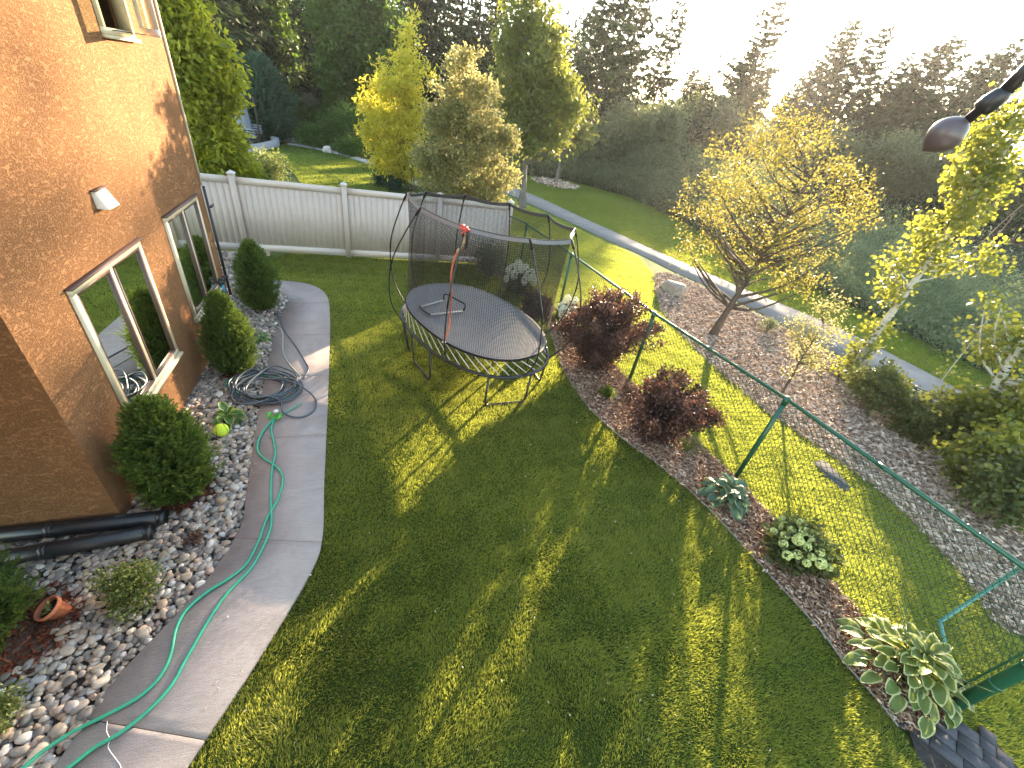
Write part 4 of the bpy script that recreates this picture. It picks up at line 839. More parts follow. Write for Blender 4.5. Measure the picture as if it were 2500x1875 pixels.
# string light bulb close to the lens
t = thing('string_light', 'dark egg shaped bulb and socket on a cord, hanging close in front', 'string light', V3(0, 0, 0)); D_ = 1.3
def near(px, py, d=D_): r = ray(px, py); return V3(0, 0, HC) + r * d
A0, A1 = near(2254, 366), near(2366, 290); ax_ = nrm(A1 - A0); L_ = np.linalg.norm(A1 - A0); xx = nrm(np.cross(ax_, FW)); yy = np.cross(ax_, xx)
prof = [(.0, -.002)] + [(L_ * .44 * math.sin(math.pi * (q ** 1.05)) ** .6, L_ * q) for q in np.linspace(.03, .96, 16)]
mb = MB(); mb.lathe(A0, prof, 28, (xx, yy, ax_)); obj('bulb', mb, M['bulb'], t, True)
B1, B2, B3, B4 = near(2352, 300), near(2388, 272), near(2448, 228), near(2560, 118)
mb = MB(); mb.tube([B1, B2, B2 + (B3 - B2) * .1, B2 + (B3 - B2) * .5, B3, B3 + (B4 - B3) * .08], [.0085, .0085, .016, .0175, .015, .011], 14); obj('socket', mb, M['black_plastic'], t, True)
mb = MB(); mb.tube([B3, B4], [.0115, .0125], 10); obj('cord', mb, M['black_plastic'], t, True)
# bench beside the path
bb_ = g(2188, 985); t = thing('park_bench', 'low black backless park bench beside the path under the aspens', 'bench', bb_)
bd = nrm(g(2260, 1010) - g(2120, 935)); bs = V3(-bd[1], bd[0], 0); ctr = bb_ + bd * -.1
for nm, z_, off, mt in (('seat', .46, 0, 'bench_top'), ):
    for k in range(3): mb = MB(); mb.box(ctr + bs * (-.15 + k * .15) + [0, 0, z_], (1.3, .13, .035), (bd, bs, V3(0, 0, 1))); obj('seat_slat', mb, M['bench_metal'], t)
for s_ in (-.42, .42):
    mb = MB(); c = ctr + bd * s_; mb.box(c + [0, 0, .21], (.07, .09, .44), (bd, bs, V3(0, 0, 1))); mb.box(c + [0, 0, .43], (.06, .46, .03), (bd, bs, V3(0, 0, 1))); mb.box(c + [0, 0, .015], (.1, .4, .03), (bd, bs, V3(0, 0, 1))); obj('pedestal', mb, M['bench_metal'], t)
# rocks
def rock(label, base, sx_, sy_, sz_, seed, mat='rock', cuts=9):
    rng = np.random.default_rng(seed); bm = bmesh.new(); bmesh.ops.create_icosphere(bm, subdivisions=4, radius=1); T = np.array([v.co[:] for v in bm.verts]); Fc = np.array([[v.index for v in f.verts] for f in bm.faces]); bm.free()
    for k in range(cuts): n = nrm(rng.normal(size=3)); d = rng.uniform(.62, .85); e = np.maximum(T @ n - d, 0); T = T - e[:, None] * n
    T = T * (1 + .03 * np.sin(T[:, :1] * 9 + 1) * np.sin(T[:, 1:2] * 11)); mb = MB(); mb.add(V3(base[0], base[1], sz_ * .35) + T * [sx_, sy_, sz_], Fc); o = obj('boulder', mb, M[mat]); return tag(o, label, 'rock')
rock('squat brown boulder on the bark beside the park path', g(1640, 715), .42, .32, .32, 1)
rock('small pale boulder under the dark shrubs in the next yard', g(800, 372), .3, .25, .3, 2, 'boulder_pale')

# ---------------------------------------------------------------- shrubs and flowers of the yard
arborvitae('dark rounded evergreen shrub on the near house corner, below the first window', g(450, 1205), .29, 1.28, 1, 4200, ragged=.18, spr=.10, bulge=.42)
arborvitae('evergreen shrub with sunlit tips between the two windows, beside the coiled hose', g(578, 905), .29, 1.32, 2, 3600)
arborvitae('slim dark evergreen shrub by the curved top of the concrete walk', g(640, 752), .34, 1.34, 3, 3400)
arborvitae('large bright green evergreen cut off by the left picture edge, behind the pot', g(-62, 1570), .38, 1.15, 4, 3800, ragged=.18)
bush('small_shrub', 'small variegated shrub growing out of the river rock', 'shrub', g(335, 1455), .24, .34, 'leaf_variegated', 41, 150, 18, .032, .02, .035)
bush('small_shrub', 'tiny olive shrub in the stones at the lower left edge', 'shrub', g(15, 1765), .17, .26, 'leaf_variegated', 42, 110, 16, .03, .018, .03)
bush('flower_clump', 'little purple flowering clump in the stones near the drain pipe', 'flower', g(478, 1322), .10, .12, 'leaf_purple', 43, 40, 12, .022, .014, .02)
hosta('small pale hosta in the stones beside the tennis ball', g(560, 1030), .26, .17, 15, 'hosta_green', 1, .20, .12)
hosta('tiny green hosta tucked behind the middle evergreen', g(640, 832), .16, .12, 9, 'hosta_green', 2, .15, .08)
hosta('large cream edged hosta crowding the bed end near the gate post', g(2195, 1640), .60, .42, 92, 'hosta_cream', 3, .215, .13, stems=7)
hosta('blue green hosta at the foot of the green fence post', g(1765, 1222), .40, .32, 40, 'hosta_blue', 4, .20, .135)
hydrangea('white flowering hydrangea bush behind the trampoline net', g(1262, 715), .50, .72, 15, 1, cone=1.5, hr=.085)
hydrangea('white hydrangea beside the big purple shrub, outside the net', g(1378, 798), .34, .66, 9, 2, hr=.085, cone=1.5)
hydrangea('round hydrangea with many small lime heads against the chain link', g(1925, 1362), .42, .50, 34, 3, 'petal_green', .046, 1.0, nclump=130)
def ninebark(label, base, w_, h_, seed, tipred, n=46):
    """arching dark stems carrying small dark leaves, new red growth towards the tips"""
    rng = np.random.default_rng(seed); base = V3(base[0], base[1], 0); t = thing('purple_shrub', label, 'shrub', base); tm = MB(); fm = MB(); Cs, Ds, Rs = [], [], []
    for i in range(n):
        a = rng.uniform(0, 6.283); q = rng.random() ** .6; o = V3(math.cos(a), math.sin(a), 0); H = h_ * (1.0 - .45 * q ** 2) * rng.uniform(.8, 1.12); b = base + o * .10 * q + rng.normal(size=3) * [.04, .04, 0]
        P = smooth([b, b + o * w_ * q * .35 + [0, 0, H * .45], b + o * w_ * q * .8 + [0, 0, H * .82], b + o * w_ * q * 1.1 + [0, 0, H]] + V3(.12, .05, 0) * np.array([[0], [.1], [.5], [1]]), 8); tm.tube(P, np.linspace(.010, .002, len(P)), 4, cap=False)
        for s in range(4, len(P)):
            f = s / len(P); m = 13; tw = P[s] + rng.normal(size=(m, 3)) * .085 * (1.25 - f * .75); Cs.append(tw); Ds.append(sph(rng, m) * .9 + o * .3 + [0, 0, .25])
            Rs.append(np.clip(rng.normal(.32, .12, m) + np.maximum(0, f - .62) * tipred * rng.uniform(.4, 1.6), 0, 1))
    C = np.concatenate(Cs); C[:, 2] = np.maximum(C[:, 2], .03); k = len(C)
    leaves(fm, C, np.concatenate(Ds), .062 * rng.uniform(.6, 1.2, k), .040 * rng.uniform(.6, 1.2, k), rng, np.concatenate(Rs))
    obj('stems', tm, M['bark_dark'], t, True); obj('foliage', fm, M['leaf_purple'], t); return t
ninebark('big dark purple shrub with red tips beside the trampoline', g(1455, 898), .86, 1.52, 1, .75, 70)
ninebark('smaller reddish shrub in front of the fence, nearer than the dark purple one', g(1590, 1062), .62, 1.02, 2, 1.3, 46)
ninebark('low dark shrub at the far end of the bark bed, seen through the net', g(1295, 765), .26, .42, 3, .2, 16)
arborvitae('tiny round evergreen mound alone in the bark bed', g(1478, 972), .13, .17, 9, 260, group=None, spr=.05, name='evergreen_mound')
bush('grey_shrub', 'loose grey green shrub behind the net in front of the white fence', 'shrub', g(1195, 672), .55, 1.0, 'leaf_grey', 44, 170, 26, .06, .028, .07)
rng = np.random.default_rng(6); c0 = g(1672, 1102); t = thing('grass_clump', 'pale ornamental grass clump between the red shrub and the blue hosta', 'grass clump', c0); mb = MB()
for i in range(95):
    a = rng.uniform(0, 6.28); o = V3(math.cos(a), math.sin(a), 0); L = rng.uniform(.18, .36); P = smooth([c0 + o * .03, c0 + o * L * .35 + [0, 0, L * .8], c0 + o * L * .95 + [0, 0, L * rng.uniform(.4, .95)]], 3); mb.tube(P, np.linspace(.0035, .001, len(P)), 3, rng.random(), cap=False)
obj('blades', mb, M['grass_tuft'], t)

# ---------------------------------------------------------------- park trees near the fence
def G2(px, py): return g(px, py)
tree('crabapple_tree', 'spreading golden leaved tree with a forked trunk on the park bark', 'tree', g(1740, 815),
     [(1890, 330, 75), (1840, 400, 95), (1960, 400, 100), (2030, 470, 95), (1800, 480, 90), (1720, 560, 75), (1700, 480, 60), (1880, 520, 120), (2000, 570, 95), (1960, 640, 85), (1840, 620, 95), (1680, 620, 48), (2075, 540, 55), (1780, 370, 55), (1930, 290, 55)],
     'leaf_gold', 'bark_brown', .085, 350, 34, .062, .036, .115, 61, top=(1985, 420), nlimb=70, droop=-.05, tip=.25)
tree('young_tree', 'thin young tree with lime leaves right behind the fence rail', 'tree', g(1905, 966),
     [(1990, 800, 34), (2030, 750, 32), (1960, 850, 32), (2040, 810, 28), (1945, 800, 26), (1990, 880, 28), (1925, 900, 20)], 'leaf_cream', 'bark_brown', .03, 120, 20, .05, .03, .09, 62, top=(2020, 790), nlimb=34, tip=.3)
def aspen(label, base, top_, lobes, seed, r0, n=200, nl=16, L=.075, low=None):
    t = tree('aspen_tree', label, 'tree', base, lobes, 'leaf_aspen', 'bark_white', r0, n, nl, L, L * .92, .14, seed, group='pale barked aspens along the path', top=top_, nlimb=55, shape='round', droop=-.15, inner=.2, spread=.9) if False else None
    rng = np.random.default_rng(seed); b = V3(base[0], base[1], 0); lob = []
    for l in lobes: c = up(b, l[0], l[1]); r = l[2] * depth(c) / F; c[2] = max(c[2], r * .6); c += V3(*rng.normal(0, r * .5, 2), 0); lob.append((*c, r))
    t = thing('aspen_tree', label, 'tree', b, 'pale barked aspens along the path'); tl = trunkline(rng, b, up(b, *top_), 9, .02); tm = MB(); tm.tube(tl, np.linspace(r0, r0 * .3, 9), 10, cap=False)
    fm = MB(); c = foliage(rng, fm, lob, n, nl, L, L * .9, .12, -.2, .15, 'round'); limbs(rng, tm, tl, c[rng.permutation(len(c))[:60]], r0 * .6, 4)
    obj('trunk', tm, M['bark_white'], t, True); obj('crown', fm, M['leaf_aspen'], t)
aspen('leaning white aspen with lime leaves rising to the upper right corner', g(2060, 925), (2480, 330),
      [(2080, 900, 32), (2110, 850, 32), (2150, 800, 26), (2165, 700, 26), (2195, 650, 34), (2240, 620, 36), (2285, 575, 38), (2330, 530, 42), (2360, 460, 46), (2400, 400, 55), (2440, 470, 50), (2470, 360, 60), (2330, 640, 32), (2390, 620, 30), (2500, 290, 55)], 71, .085, 330, 17)
aspen('thick pale aspen trunk cut by the right edge above the shrubs', g(2335, 1105), (2620, 640),
      [(2440, 1000, 42), (2480, 930, 45), (2500, 1020, 50), (2420, 880, 26), (2500, 830, 40), (2370, 960, 30), (2385, 830, 18), (2405, 740, 20)], 72, .095, 210, 15, .08)
aspen('low aspen at the right edge, nearest to the fence rail', g(2385, 1215), (2600, 990),
      [(2420, 1150, 50), (2470, 1090, 50), (2500, 1180, 50), (2380, 1120, 32)], 73, .09, 190, 17, .075)
aspen('thin dark stemmed sapling with few orange leaves left of the thick trunk', g(2240, 1010), (2420, 760), [(2400, 780, 16), (2415, 745, 14), (2350, 860, 15), (2320, 905, 16), (2380, 820, 14)], 74, .014, 18, 5, .075)
for k, (px, py, w_, h_, lb) in enumerate([(2105, 1000, .55, .95, 'dark leafy shrub at the left end of the park bench'), (2290, 1085, .75, .95, 'broad green shrub in front of the bench'), (2400, 1265, .62, .95, 'round dense shrub at the right edge close to the fence rail'), (2215, 1065, .45, .6, 'low green shrub left of the broad one below the bench'), (2480, 1120, .55, .9, 'olive shrub around the thick aspen trunk')]):
    bush('park_shrub', lb, 'shrub', g(px, py), w_ * 1.05, h_ * 1.15, 'leaf_shrub', 80 + k, 135, 24, .065, .052, .085, shape='round', group='round leaved shrubs under the aspens')
bush('park_shrub', 'small grey weed shrub beside the path edge, right of the boulder', 'shrub', g(1870, 810), .22, .4, 'leaf_grey', 90, 60, 14, .05, .02, .05)

# ---------------------------------------------------------------- the next yard
nb_ = FO + FD * 3.1 + FNv * 1.15
tree('variegated_maple', 'dense cream and green tree spilling over the white fence behind the trampoline', 'tree', nb_,
     [(1120, 180, 42), (1160, 250, 55), (1195, 330, 60), (1120, 330, 80), (1060, 380, 55), (1090, 270, 55), (1160, 420, 80), (1080, 450, 55), (1215, 440, 55), (1150, 500, 55), (1240, 340, 30), (1190, 500, 42), (1150, 140, 22)],
     'leaf_cream', 'bark_grey', .07, 560, 46, .095, .06, .11, 101, top=(1150, 200), nlimb=40, inner=.3, yspread=.4)
tree('honey_locust', 'bright yellow tree with two pointed leaders beyond the white fence', 'tree', g(1008, 462),
     [(1003, 60, 20), (1000, 105, 26), (995, 155, 34), (985, 215, 42), (930, 165, 20), (938, 215, 30), (960, 270, 55), (1010, 270, 40), (900, 260, 22), (930, 320, 48), (990, 340, 52), (950, 380, 45), (1000, 400, 42), (1045, 190, 20), (970, 420, 30), (900, 210, 12)],
     'leaf_yellow', 'bark_brown', .08, 430, 34, .19, .07, .17, 102, top=(1003, 60), nlimb=60, inner=.25)
lt = wall(6.4, -1.9, 0)
tree('lilac_tree', 'large lime green tree between the house and the white fence', 'tree', g(505, 505),
     [(400, 40, 60), (450, 60, 60), (470, 130, 70), (500, 210, 70), (500, 290, 70), (440, 200, 75), (530, 350, 65), (470, 370, 80), (560, 400, 48), (600, 420, 30), (400, -60, 80), (545, 170, 35), (560, 240, 25), (430, 300, 70)],
     'leaf_bright', 'bark_grey', .10, 640, 42, .18, .10, .16, 103, top=(430, 30), nlimb=40, inner=.3, yspread=.6)
tree('maple_tree', 'tall rounded green maple on the park lawn behind the trampoline', 'tree', g(1275, 506),
     [(1290, 30, 55), (1320, 80, 60), (1260, 90, 50), (1290, 150, 65), (1250, 190, 50), (1340, 170, 50), (1380, 220, 42), (1300, 230, 70), (1360, 280, 60), (1400, 270, 30), (1290, 320, 60), (1340, 350, 50), (1260, 290, 45), (1400, 200, 16), (1290, -30, 40)],
     'leaf_green', 'bark_grey', .16, 430, 32, .21, .115, .24, 104, top=(1300, 90), nlimb=80, inner=.25)
tree('young_maple', 'small park tree with a mulch ring at its trunk', 'tree', g(1357, 447),
     [(1385, 300, 32), (1370, 345, 30), (1410, 330, 28), (1400, 280, 24), (1425, 270, 14), (1360, 310, 22)], 'leaf_green', 'bark_grey', .14, 200, 22, .26, .13, .40, 105, top=(1380, 320), nlimb=30)
mr = g(1357, 449); mb = MB(); mb.lathe(mr - [0, 0, .03], [(1.55, 0), (1.2, .06), (.1, .12)], 24, cap=False); struct('tree_mulch', mb, 'mulch_ground'); chips('tree_mulch_chips', 'pale mulch ring under the small park tree', 'grey_chip', None, 160, .22, .08, 35, .05, rings=[(mr[0], mr[1], 1.5)], dref=99)
tree('poplar_tree', 'tall columnar poplar above the dark evergreen in the next yard', 'tree', g(682, 300),
     [(655, 20, 38), (665, 70, 42), (672, 120, 42), (680, 170, 38), (682, 215, 26), (650, -40, 38), (705, 140, 24)], 'leaf_dark', 'bark_white', .16, 420, 30, .26, .14, .42, 106, top=(655, 0), nlimb=40)
tree('birch_tree', 'slim pale trunked birch standing left of the dark elm', 'tree', g(795, 290),
     [(770, 150, 34), (780, 200, 40), (795, 240, 34), (752, 110, 28), (815, 210, 22), (745, 60, 28)], 'leaf_dark', 'bark_white', .15, 300, 26, .24, .12, .42, 107, top=(765, 120), nlimb=40)
tree('elm_tree', 'huge dark green elm filling the back of the next yard', 'tree', g(880, 345),
     [(860, -20, 90), (900, 60, 85), (840, 90, 75), (880, 150, 85), (930, 180, 50), (840, 180, 60), (890, 240, 60), (950, 90, 55), (810, 40, 60), (845, 240, 40)], 'leaf_dark', 'bark_grey', .25, 900, 34, .30, .17, .36, 108, top=(870, 20), nlimb=50, inner=.3)
tree('apple_tree', 'wide dark leafy tree left of the yellow tree above the rock edge', 'tree', g(868, 372),
     [(850, 300, 42), (890, 310, 40), (810, 310, 34), (860, 345, 36), (905, 350, 26)], 'leaf_dark', 'bark_brown', .08, 300, 28, .13, .075, .24, 109, top=(860, 300), nlimb=30)
def NYB(lb, px, py, w_, h_, mat, seed, L=.12, nm='yard_shrub', n=220, gp='shrubs around the next yard'): bush(nm, lb, 'shrub', g(px, py), w_, h_, mat, seed, n, 22, L, L * .5, .14, group=gp)
NYB('low dark round shrub at the middle of the next yard edge', 765, 362, 1.15, 1.3, 'leaf_dark', 120)
NYB('dark spreading shrub under the apple tree', 860, 382, 1.1, .9, 'leaf_dark', 121)
NYB('dark low shrub just left of the yellow tree', 935, 412, .8, .8, 'leaf_dark', 122)
NYB('flat green juniper at the foot of the yellow tree', 960, 455, 1.3, .45, 'thuja_far', 123)
NYB('speckled white leaved shrub over the fence top beside the lime tree', 650, 452, .95, 1.15, 'leaf_variegated', 124, .09, n=300)
NYB('silvery shrub far behind the next yard', 745, 300, 2.2, 2.0, 'leaf_grey', 125, .2)
NYB('silvery olive shrub behind the birch trunk', 820, 300, 2.4, 2.2, 'leaf_grey', 126, .2)
NYB('rusty ornamental clump beside the closed patio umbrella', 598, 350, .55, .7, 'leaf_purple', 127, .1)
arborvitae('big blue green evergreen behind the patio umbrella', g(660, 342), 1.35, 4.1, 7, 2600, 'thuja_far', None, spr=.42, name='big_cedar', ragged=.18)
arborvitae('second blue green evergreen left of the big one', g(598, 325), 1.3, 4.2, 8, 2000, 'thuja_far', None, spr=.42, name='big_cedar', ragged=.2)
ub = g(604, 352); t = thing('patio_umbrella', 'closed grey patio umbrella in the next yard', 'umbrella', ub); tpz = up(ub, 577, 210)[2]
axu = nrm(up(ub, 577, 212) - (ub + [0, 0, .2])); pu = ub + [0, 0, .2]; Lu = np.linalg.norm(up(ub, 577, 212) - pu); k = 22; a_ = np.arange(k) * 6.283 / k; mb = MB(); V = []
for q, r_ in ((.22, .34), (.4, .33), (.65, .24), (.85, .15), (.96, .10), (1.0, .04)): V += [pu + axu * Lu * q + V3(math.cos(x) * r_ * (1 + .22 * math.cos(8 * x)), math.sin(x) * r_ * (1 + .22 * math.cos(8 * x)), 0) for x in a_]
i = np.arange(k); mb.add(V, [np.concatenate([np.stack([i + j * k, (i + 1) % k + j * k, (i + 1) % k + (j + 1) * k, i + (j + 1) * k], -1) for j in range(5)])]); obj('canopy', mb, M['umbrella_cloth'], t, True)
mb = MB(); mb.tube([pu - [0, 0, .2], pu + axu * Lu * .25], .03, 6); mb.lathe(ub, [(.3, -.02), (.3, .06), (.05, .1)], 12); obj('pole', mb, M['black_metal'], t)
hangp = ub + V3(.75, .1, 0); mb = MB(); mb.tube(smooth([hangp, hangp + [0, 0, 2.2], hangp + V3(-.2, 0, tpz - .5), up(ub, 577, 222)], 5), .035, 6); obj('side_post', mb, M['black_metal'], t, True)
for k, (px, py) in enumerate([(628, 352), (612, 366)]):
    cb = g(px, py); t = thing('patio_chair', ['dark slatted patio chair behind the other by the umbrella', 'dark slatted patio chair nearest the umbrella front'][k], 'chair', cb); mb = MB()
    for a, b in ((-.25, -.25), (.25, -.25), (-.25, .25), (.25, .25)): mb2 = MB(); mb2.tube([cb + [a, b, 0], cb + [a, b, .42 if b < 0 else .95]], .022, 6); obj('leg', mb2, M['black_metal'], t)
    mb.box(cb + [0, 0, .43], (.55, .55, .05)); obj('seat', mb, M['black_metal'], t); mb = MB()
    for z in (.58, .70, .82, .94): mb.box(cb + [0, .25, z], (.55, .03, .07))
    obj('backrest', mb, M['umbrella_cloth'], t)
wl = gl([(600, 372), (640, 366), (672, 356), (662, 347), (690, 345), (712, 348)]); mb = MB(); q = smooth(wl, 5); mb.poly(np.r_[q[:, :2], q[::-1, :2] + [0, .5]], -.02, .35)
tag(obj('garden_wall', mb, M['patio_stone']), 'low curved grey stone wall at the back of the next yard', 'wall')
ed = smooth(gl([(700, 352), (760, 362), (830, 378), (905, 402), (960, 425), (1010, 452)]), 6); mb = MB(); mb.poly(np.r_[ed[:, :2], ed[::-1, :2] + [.25, .55]], -.02, .05); tag(obj('rock_border', mb, M['patio_stone']), 'pale stone border edging the next yard lawn', 'border')
# fine black fence line behind the next yard
nf = gl([(560, 300), (700, 332), (800, 356), (900, 385), (1010, 425), (1180, 498)]); t = thing('black_mesh_fence', 'thin dark wire fence line behind the next yard', 'fence', nf[0])
mb = MB(); mb.tube(nf + [0, 0, 1.2], .025, 6); obj('top_rail', mb, M['black_metal'], t)
for k in range(len(nf) - 1):
    for q in (0, .5): mb = MB(); p = nf[k] + (nf[k + 1] - nf[k]) * q; mb.tube([p, p + [0, 0, 1.22]], .03, 6); obj('post', mb, M['black_metal'], t)

# ---------------------------------------------------------------- forest edge
gp = 'tall spruces at the forest edge'
con = [  # top px, distance, half width px, label
 ((520, -260), 42, 95, 'spruce'), ((600, -330), 48, 90, 'spruce'), ((720, -300), 52, 70, 'spruce'), ((470, -160), 38, 80, 'spruce'), ((1000, -300), 55, 55, 'spruce'),
 ((1045, -260), 44, 42, 'spruce'), ((1075, -200), 46, 34, 'spruce'), ((1150, -330), 50, 62, 'spruce'), ((1195, -260), 47, 48, 'spruce'), ((1235, -220), 52, 50, 'spruce'),
 ((1545, -210), 44, 80, 'spruce'), ((1600, -120), 50, 72, 'spruce'), ((1672, -15), 54, 58, 'spruce'), ((1430, 150), 60, 40, 'spruce')]
lab = ['dark spruce just right of the lime tree, top cut off', 'brown tinged spruce left of the poplar', 'spruce between the poplar and the elm', 'dark spruce half hidden by the lime tree', 'spruce behind the yellow tree tip',
 'thin spruce with a bare trunk right of the yellow tree', 'second thin bare trunked spruce right of the yellow tree', 'bushy spruce above the cream tree', 'spruce close to the left side of the maple', 'dark spruce hidden behind the maple',
 'huge sparse spruce with a thick leaning trunk right of the maple', 'ragged spruce just right of the huge sparse one', 'neat pointed spruce before the wide sky gap', 'low spruce top between maple and huge spruce']
for k, ((tp, d_, w_, mt), lb) in enumerate(zip(con, lab)): conifer('spruce_tree', lb, tp, d_, w_, 200 + k, gp, mt, .10, 1.5, .35, .12)
conifer('dead_spruce', 'thin bare dead treetop left of the sunlit spruce', (1768, 95), 60, 12, 230, None, 'spruce_brown', .3, .5, .2, .5)
conifer('spruce_tree', 'tall reddish spruce right beside the sun', (1922, -45), 84, 66, 231, gp, 'spruce', .06, 1.8, .35, .08)
right = [((1985, 205), 62, 45, 'short spruce just right of the sunlit one'), ((2083, 82), 64, 62, 'pointed spruce in the middle of the sky gap'), ((2105, 78), 70, 40, 'spruce tight behind the pointed one'), ((2168, 96), 60, 55, 'narrow spruce right of the pointed pair'),
 ((2236, 160), 58, 55, 'spruce left of the hanging bulb'), ((2298, 140), 56, 50, 'spruce above the hanging bulb'), ((2342, 122), 54, 62, 'wide spruce above the bulb socket'), ((2403, 178), 52, 55, 'leaning spruce behind the bulb cord'), ((2455, 150), 50, 60, 'last spruce at the right edge'), ((2520, 120), 46, 60, 'spruce cut by the right edge'),
 ((1705, 135), 60, 42, 'slim spruce left of the dead treetop'), ((1845, 95), 62, 45, 'slim spruce between dead treetop and the tall one'), ((1875, 150), 66, 48, 'short spruce hugging the tall one on its left'), ((1948, 175), 66, 45, 'short spruce directly under the sun'), ((2195, 190), 64, 50, 'filling spruce left of the bulb'), ((2270, 215), 60, 55, 'low spruce just under the bulb line'),
 ((1720, 180), 62, 50, 'low spruce below the dead treetop'), ((1820, 190), 64, 55, 'spruce on the left flank of the sunlit one'), ((2035, 230), 66, 45, 'small spruce under the bright sky'), ((2130, 200), 68, 45, 'small spruce between the pointed ones')]
for k, (tp, d_, w_, lb) in enumerate(right): conifer('spruce_tree', lb, (tp[0] + 6, tp[1] - (42 if k < 10 else -8)), d_ + 26, w_ * (1.15 if k < 10 else .9), 240 + k, gp, 'spruce', .04, 2.0, .35, .03)
# leafy wood behind: individual broadleaf trees of the forest edge
gp2 = 'leafy trees along the forest edge'; rng0 = np.random.default_rng(77)
fe = [(1470, 330, 40, 34), (1540, 300, 42, 36), (1610, 290, 44, 36), (1680, 280, 44, 36), (1740, 250, 48, 36), (1790, 300, 44, 34), (1850, 320, 44, 34), (1930, 330, 44, 34), (2010, 340, 42, 34), (2090, 350, 40, 34), (2170, 360, 38, 34), (2260, 380, 36, 36), (2350, 400, 34, 36), (2440, 420, 32, 38), (2530, 440, 30, 38), (700, 180, 50, 36), (760, 170, 54, 36), (600, 160, 46, 36), (960, 300, 46, 30), (1040, 300, 46, 30), (1110, 320, 46, 28), (1200, 330, 46, 28)]
FL = ['dim leafy tree right beside the maple crown', 'dim leafy tree under the huge sparse spruce', 'dim leafy tree under the ragged spruce', 'dim leafy tree under the neat pointed spruce', 'dim leafy tree just left of the dead treetop', 'dim leafy tree just right of the dead treetop',
 'dim leafy tree left below the tall spruce by the sun', 'dim leafy tree right below the tall spruce by the sun', 'dim leafy tree above the right side of the golden tree', 'dim leafy tree beyond the right edge of the golden crown', 'dim leafy tree below the narrow spruce', 'dim leafy tree left of the hanging bulb', 'dim leafy tree under the hanging bulb', 'dim leafy tree behind the lime aspen crown', 'dim leafy tree cut by the right edge',
 'dark leafy tree between poplar and birch tops', 'dark leafy tree between birch and elm', 'dark leafy tree behind the lime tree edge', 'dark leafy tree behind the yellow tree base', 'dark leafy tree between yellow tree and cream tree', 'dark leafy tree behind the cream tree', 'dark leafy tree behind the maple trunk']
for k, (px, py, d_, w_) in enumerate(fe):
    d_ = d_ if px < 1650 and px > 800 else d_ + 22
    r = ray(px, py); b = nrm(r[:2]) * d_; b = V3(b[0], b[1], 0); lobes_ = []
    for q in range(7): lobes_.append((px + rng0.uniform(-w_, w_), py + rng0.uniform(-10, 85), w_ * rng0.uniform(.6, 1.0)))
    tree('forest_tree', FL[k], 'tree', b, lobes_, 'brush', 'bark_dark', .09, 170, 26, .30, .15, .55, 300 + k, gp2, nlimb=16, yspread=1.0)
for k, (px, py, h_) in enumerate([(1406, 400, 3.2), (1470, 395, 3.0), (1600, 408, 2.8), (1628, 412, 2.6), (1510, 400, 2.6), (1700, 440, 2.6), (2300, 690, 4.0), (2325, 700, 3.6), (2270, 680, 3.8)]):
    b = g(px, py); rng = np.random.default_rng(400 + k); mb = MB(); tl = trunkline(rng, b, b + [rng.normal(0, .3), rng.normal(0, .3), h_], 8, .04); mb.tube(tl, np.linspace(.05, .015, 8), 6)
    tag(obj('bare_stem', mb, M['bark_white' if k < 6 else 'twig_tan'], None, True), ['pale bare stem nearest the maple, in the dark brush', 'second pale bare stem from the maple in the brush', 'left of the two close pale stems in the brush behind the golden tree', 'right of the two close pale stems in the brush', 'pale bare stem midway along the brush edge', 'rightmost pale bare stem, at the golden crown edge', 'middle bare tan stem in the brush below the bulb', 'right bare tan stem in the brush below the bulb', 'left bare tan stem in the brush below the bulb'][k], 'tree stem', 'pale stems in the forest brush' if k < 6 else 'bare stems below the bulb')
# uncountable: undergrowth band and tall weeds, far wood
def mass(name, label, mat, line, depth_, hgt, n, nl, L, W, cr, seed, cat='undergrowth'):
    rng = np.random.default_rng(seed); ln = np.array(line)[:, :2]; seg = np.linalg.norm(np.diff(ln, axis=0), axis=1); cum = np.r_[0, np.cumsum(seg)]; s = rng.random(n) * cum[-1]
    P = np.c_[np.interp(s, cum, ln[:, 0]), np.interp(s, cum, ln[:, 1])]; o = nrm(P) ; q = rng.random(n) ** 1.3; P = P + o * (q * depth_)[:, None] + rng.normal(0, .3, (n, 2))
    hh = hgt(q) * (1 + .35 * noise2(P, .9, seed)) ; z = hh * np.sqrt(rng.random(n)); N = n * nl
    C = np.repeat(np.c_[P, z], nl, 0) + rng.normal(size=(N, 3)) * cr; C[:, 2] = np.maximum(C[:, 2], .02); mb = MB()
    leaves(mb, C, sph(rng, N) + [0, 0, .6], L * rng.uniform(.5, 1.4, N), W * rng.uniform(.6, 1.3, N), rng, np.clip(np.repeat(rng.normal(.42, .18, n), nl) + rng.normal(0, .14, N), 0, 1))
    o = obj(name, mb, M[mat]); return tag(o, label, cat, None, 'stuff')
edge_line = np.r_[parkL, g(2560, 985)[None, :2]]
mass('forest_undergrowth', 'dark tangled brush along the forest edge behind the mown grass', 'brush', parkL[:6], 14, lambda q: .6 + 3.2 * q, 3600, 22, .20, .09, .30, 51)
mass('meadow_weeds', 'grey green tall weeds and bushes right of the mown strip', 'weed', edge_line[4:], 16, lambda q: .35 + 1.7 * q, 4600, 24, .13, .045, .18, 52)
mass('far_undergrowth', 'dark green growth behind the next yard', 'leaf_dark', gl([(520, 270), (640, 285), (760, 310), (900, 340), (1050, 372), (1200, 395)]), 14, lambda q: .7 + 2.6 * q, 1700, 20, .24, .12, .35, 53)
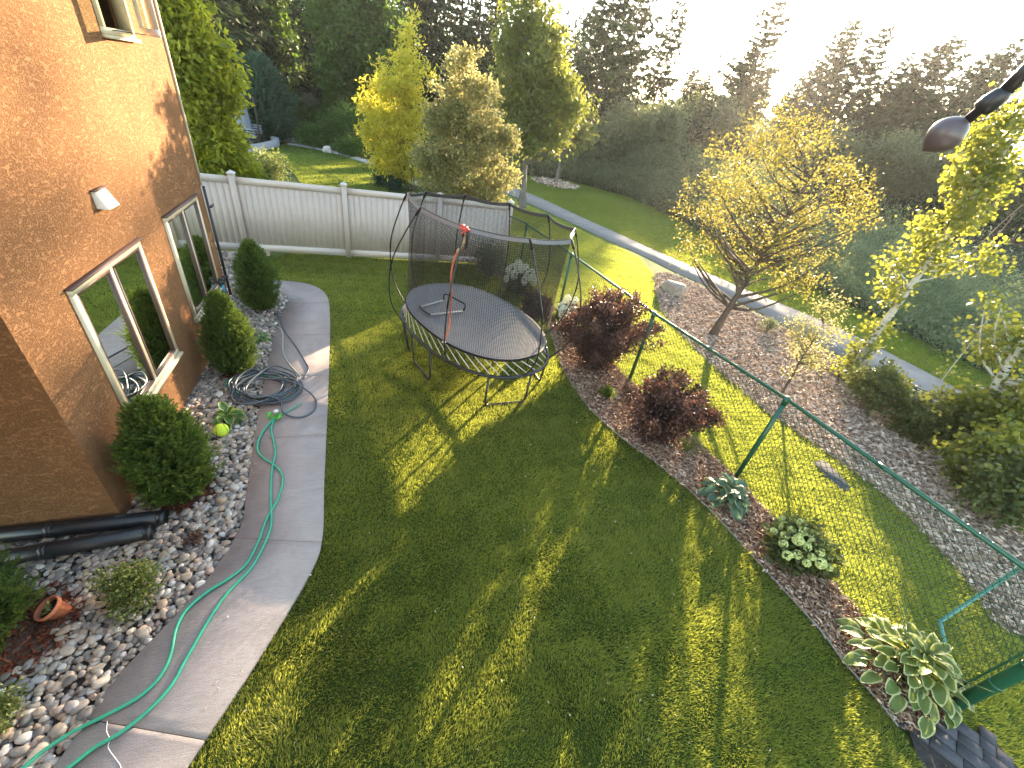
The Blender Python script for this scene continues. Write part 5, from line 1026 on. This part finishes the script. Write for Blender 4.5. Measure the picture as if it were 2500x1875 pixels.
rng = np.random.default_rng(54); mb = MB(); n = 5200; s = rng.random(n); ln = edge_line[5:]; cum = np.linspace(0, 1, len(ln)); P = np.c_[np.interp(s, cum, ln[:, 0]), np.interp(s, cum, ln[:, 1])]; P = P + nrm(P) * (1.5 + 9 * rng.random(n) ** .8)[:, None]; P = P[noise2(P, .8, 7) > .1]; n = len(P)
leaves(mb, np.c_[P, np.zeros(n)], np.c_[.35 + rng.normal(0, .12, n), rng.normal(-.1, .12, n), np.ones(n)], rng.uniform(.8, 1.6, n), .035, rng, np.clip(rng.normal(.75, .15, n), 0, 1), shape='blade')
tag(obj('tall_grass', mb, M['weed']), 'pale tall wild grass leaning among the weeds', 'wild grass', None, 'stuff')
rng = np.random.default_rng(55); mb = MB(); nc_ = 5200; az = rng.uniform(-.9, 1.15, nc_); d_ = rng.uniform(62, 95, nc_); zt = 5.5 + 2.0 * np.sin(az * 9) + 1.5 * np.sin(az * 23 + 1) + np.where(az < .12, 7, 0) - np.where((az > .33) & (az < .50), 1.5, 0)
z = rng.random(nc_) ** .8 * zt; C = np.c_[np.sin(az) * d_, np.cos(az) * d_, z]; C = np.repeat(C, 16, 0) + rng.normal(size=(nc_ * 16, 3)) * .8; leaves(mb, C, sph(rng, len(C)), .7 * rng.uniform(.5, 1.4, len(C)), .34, rng, np.clip(rng.normal(.4, .2, len(C)), 0, 1))
tag(obj('far_wood', mb, M['spruce']), 'far wood closing off the view behind the spruces', 'woodland', None, 'stuff')

# small litter: dry leaves and clippings on lawn, walk and stones
rng = np.random.default_rng(91); mb = MB(); P = np.c_[rng.uniform(-4.5, 4.5, 620), rng.uniform(.6, 9.5, 620)]; zz = np.where(inpoly(P, np.r_[walkL, walkR[::-1]]), .052, .045); n = len(P)
leaves(mb, np.c_[P, zz], np.c_[rng.normal(size=(n, 2)), rng.normal(0, .15, n)], rng.uniform(.012, .035, n), rng.uniform(.005, .016, n), rng, rng.uniform(.3, 1, n)); tag(obj('leaf_litter', mb, M['bark_chip']), 'scattered dry bits and clippings on the lawn and walk', 'litter', None, 'stuff')

# ---------------------------------------------------------------- air: lens flare wash imitated by an added thin haze
hb = NB('flare_haze_air'); pv = hb.n('ShaderNodeVolumePrincipled', i_Density=.0003, i_Anisotropy=.5); pv.inputs['Color'].default_value = (1.0, .97, .94, 1)
hb.t.links.new(pv.outputs[0], hb.out.inputs[1]); mb = MB(); mb.box((0, 150, 22), (1040, 1000, 46.2)); o = obj('flare_haze', mb, hb.m); o['kind'] = 'stuff'; o['label'] = 'added thin haze glowing towards the low sun'; o['category'] = 'flare_haze'
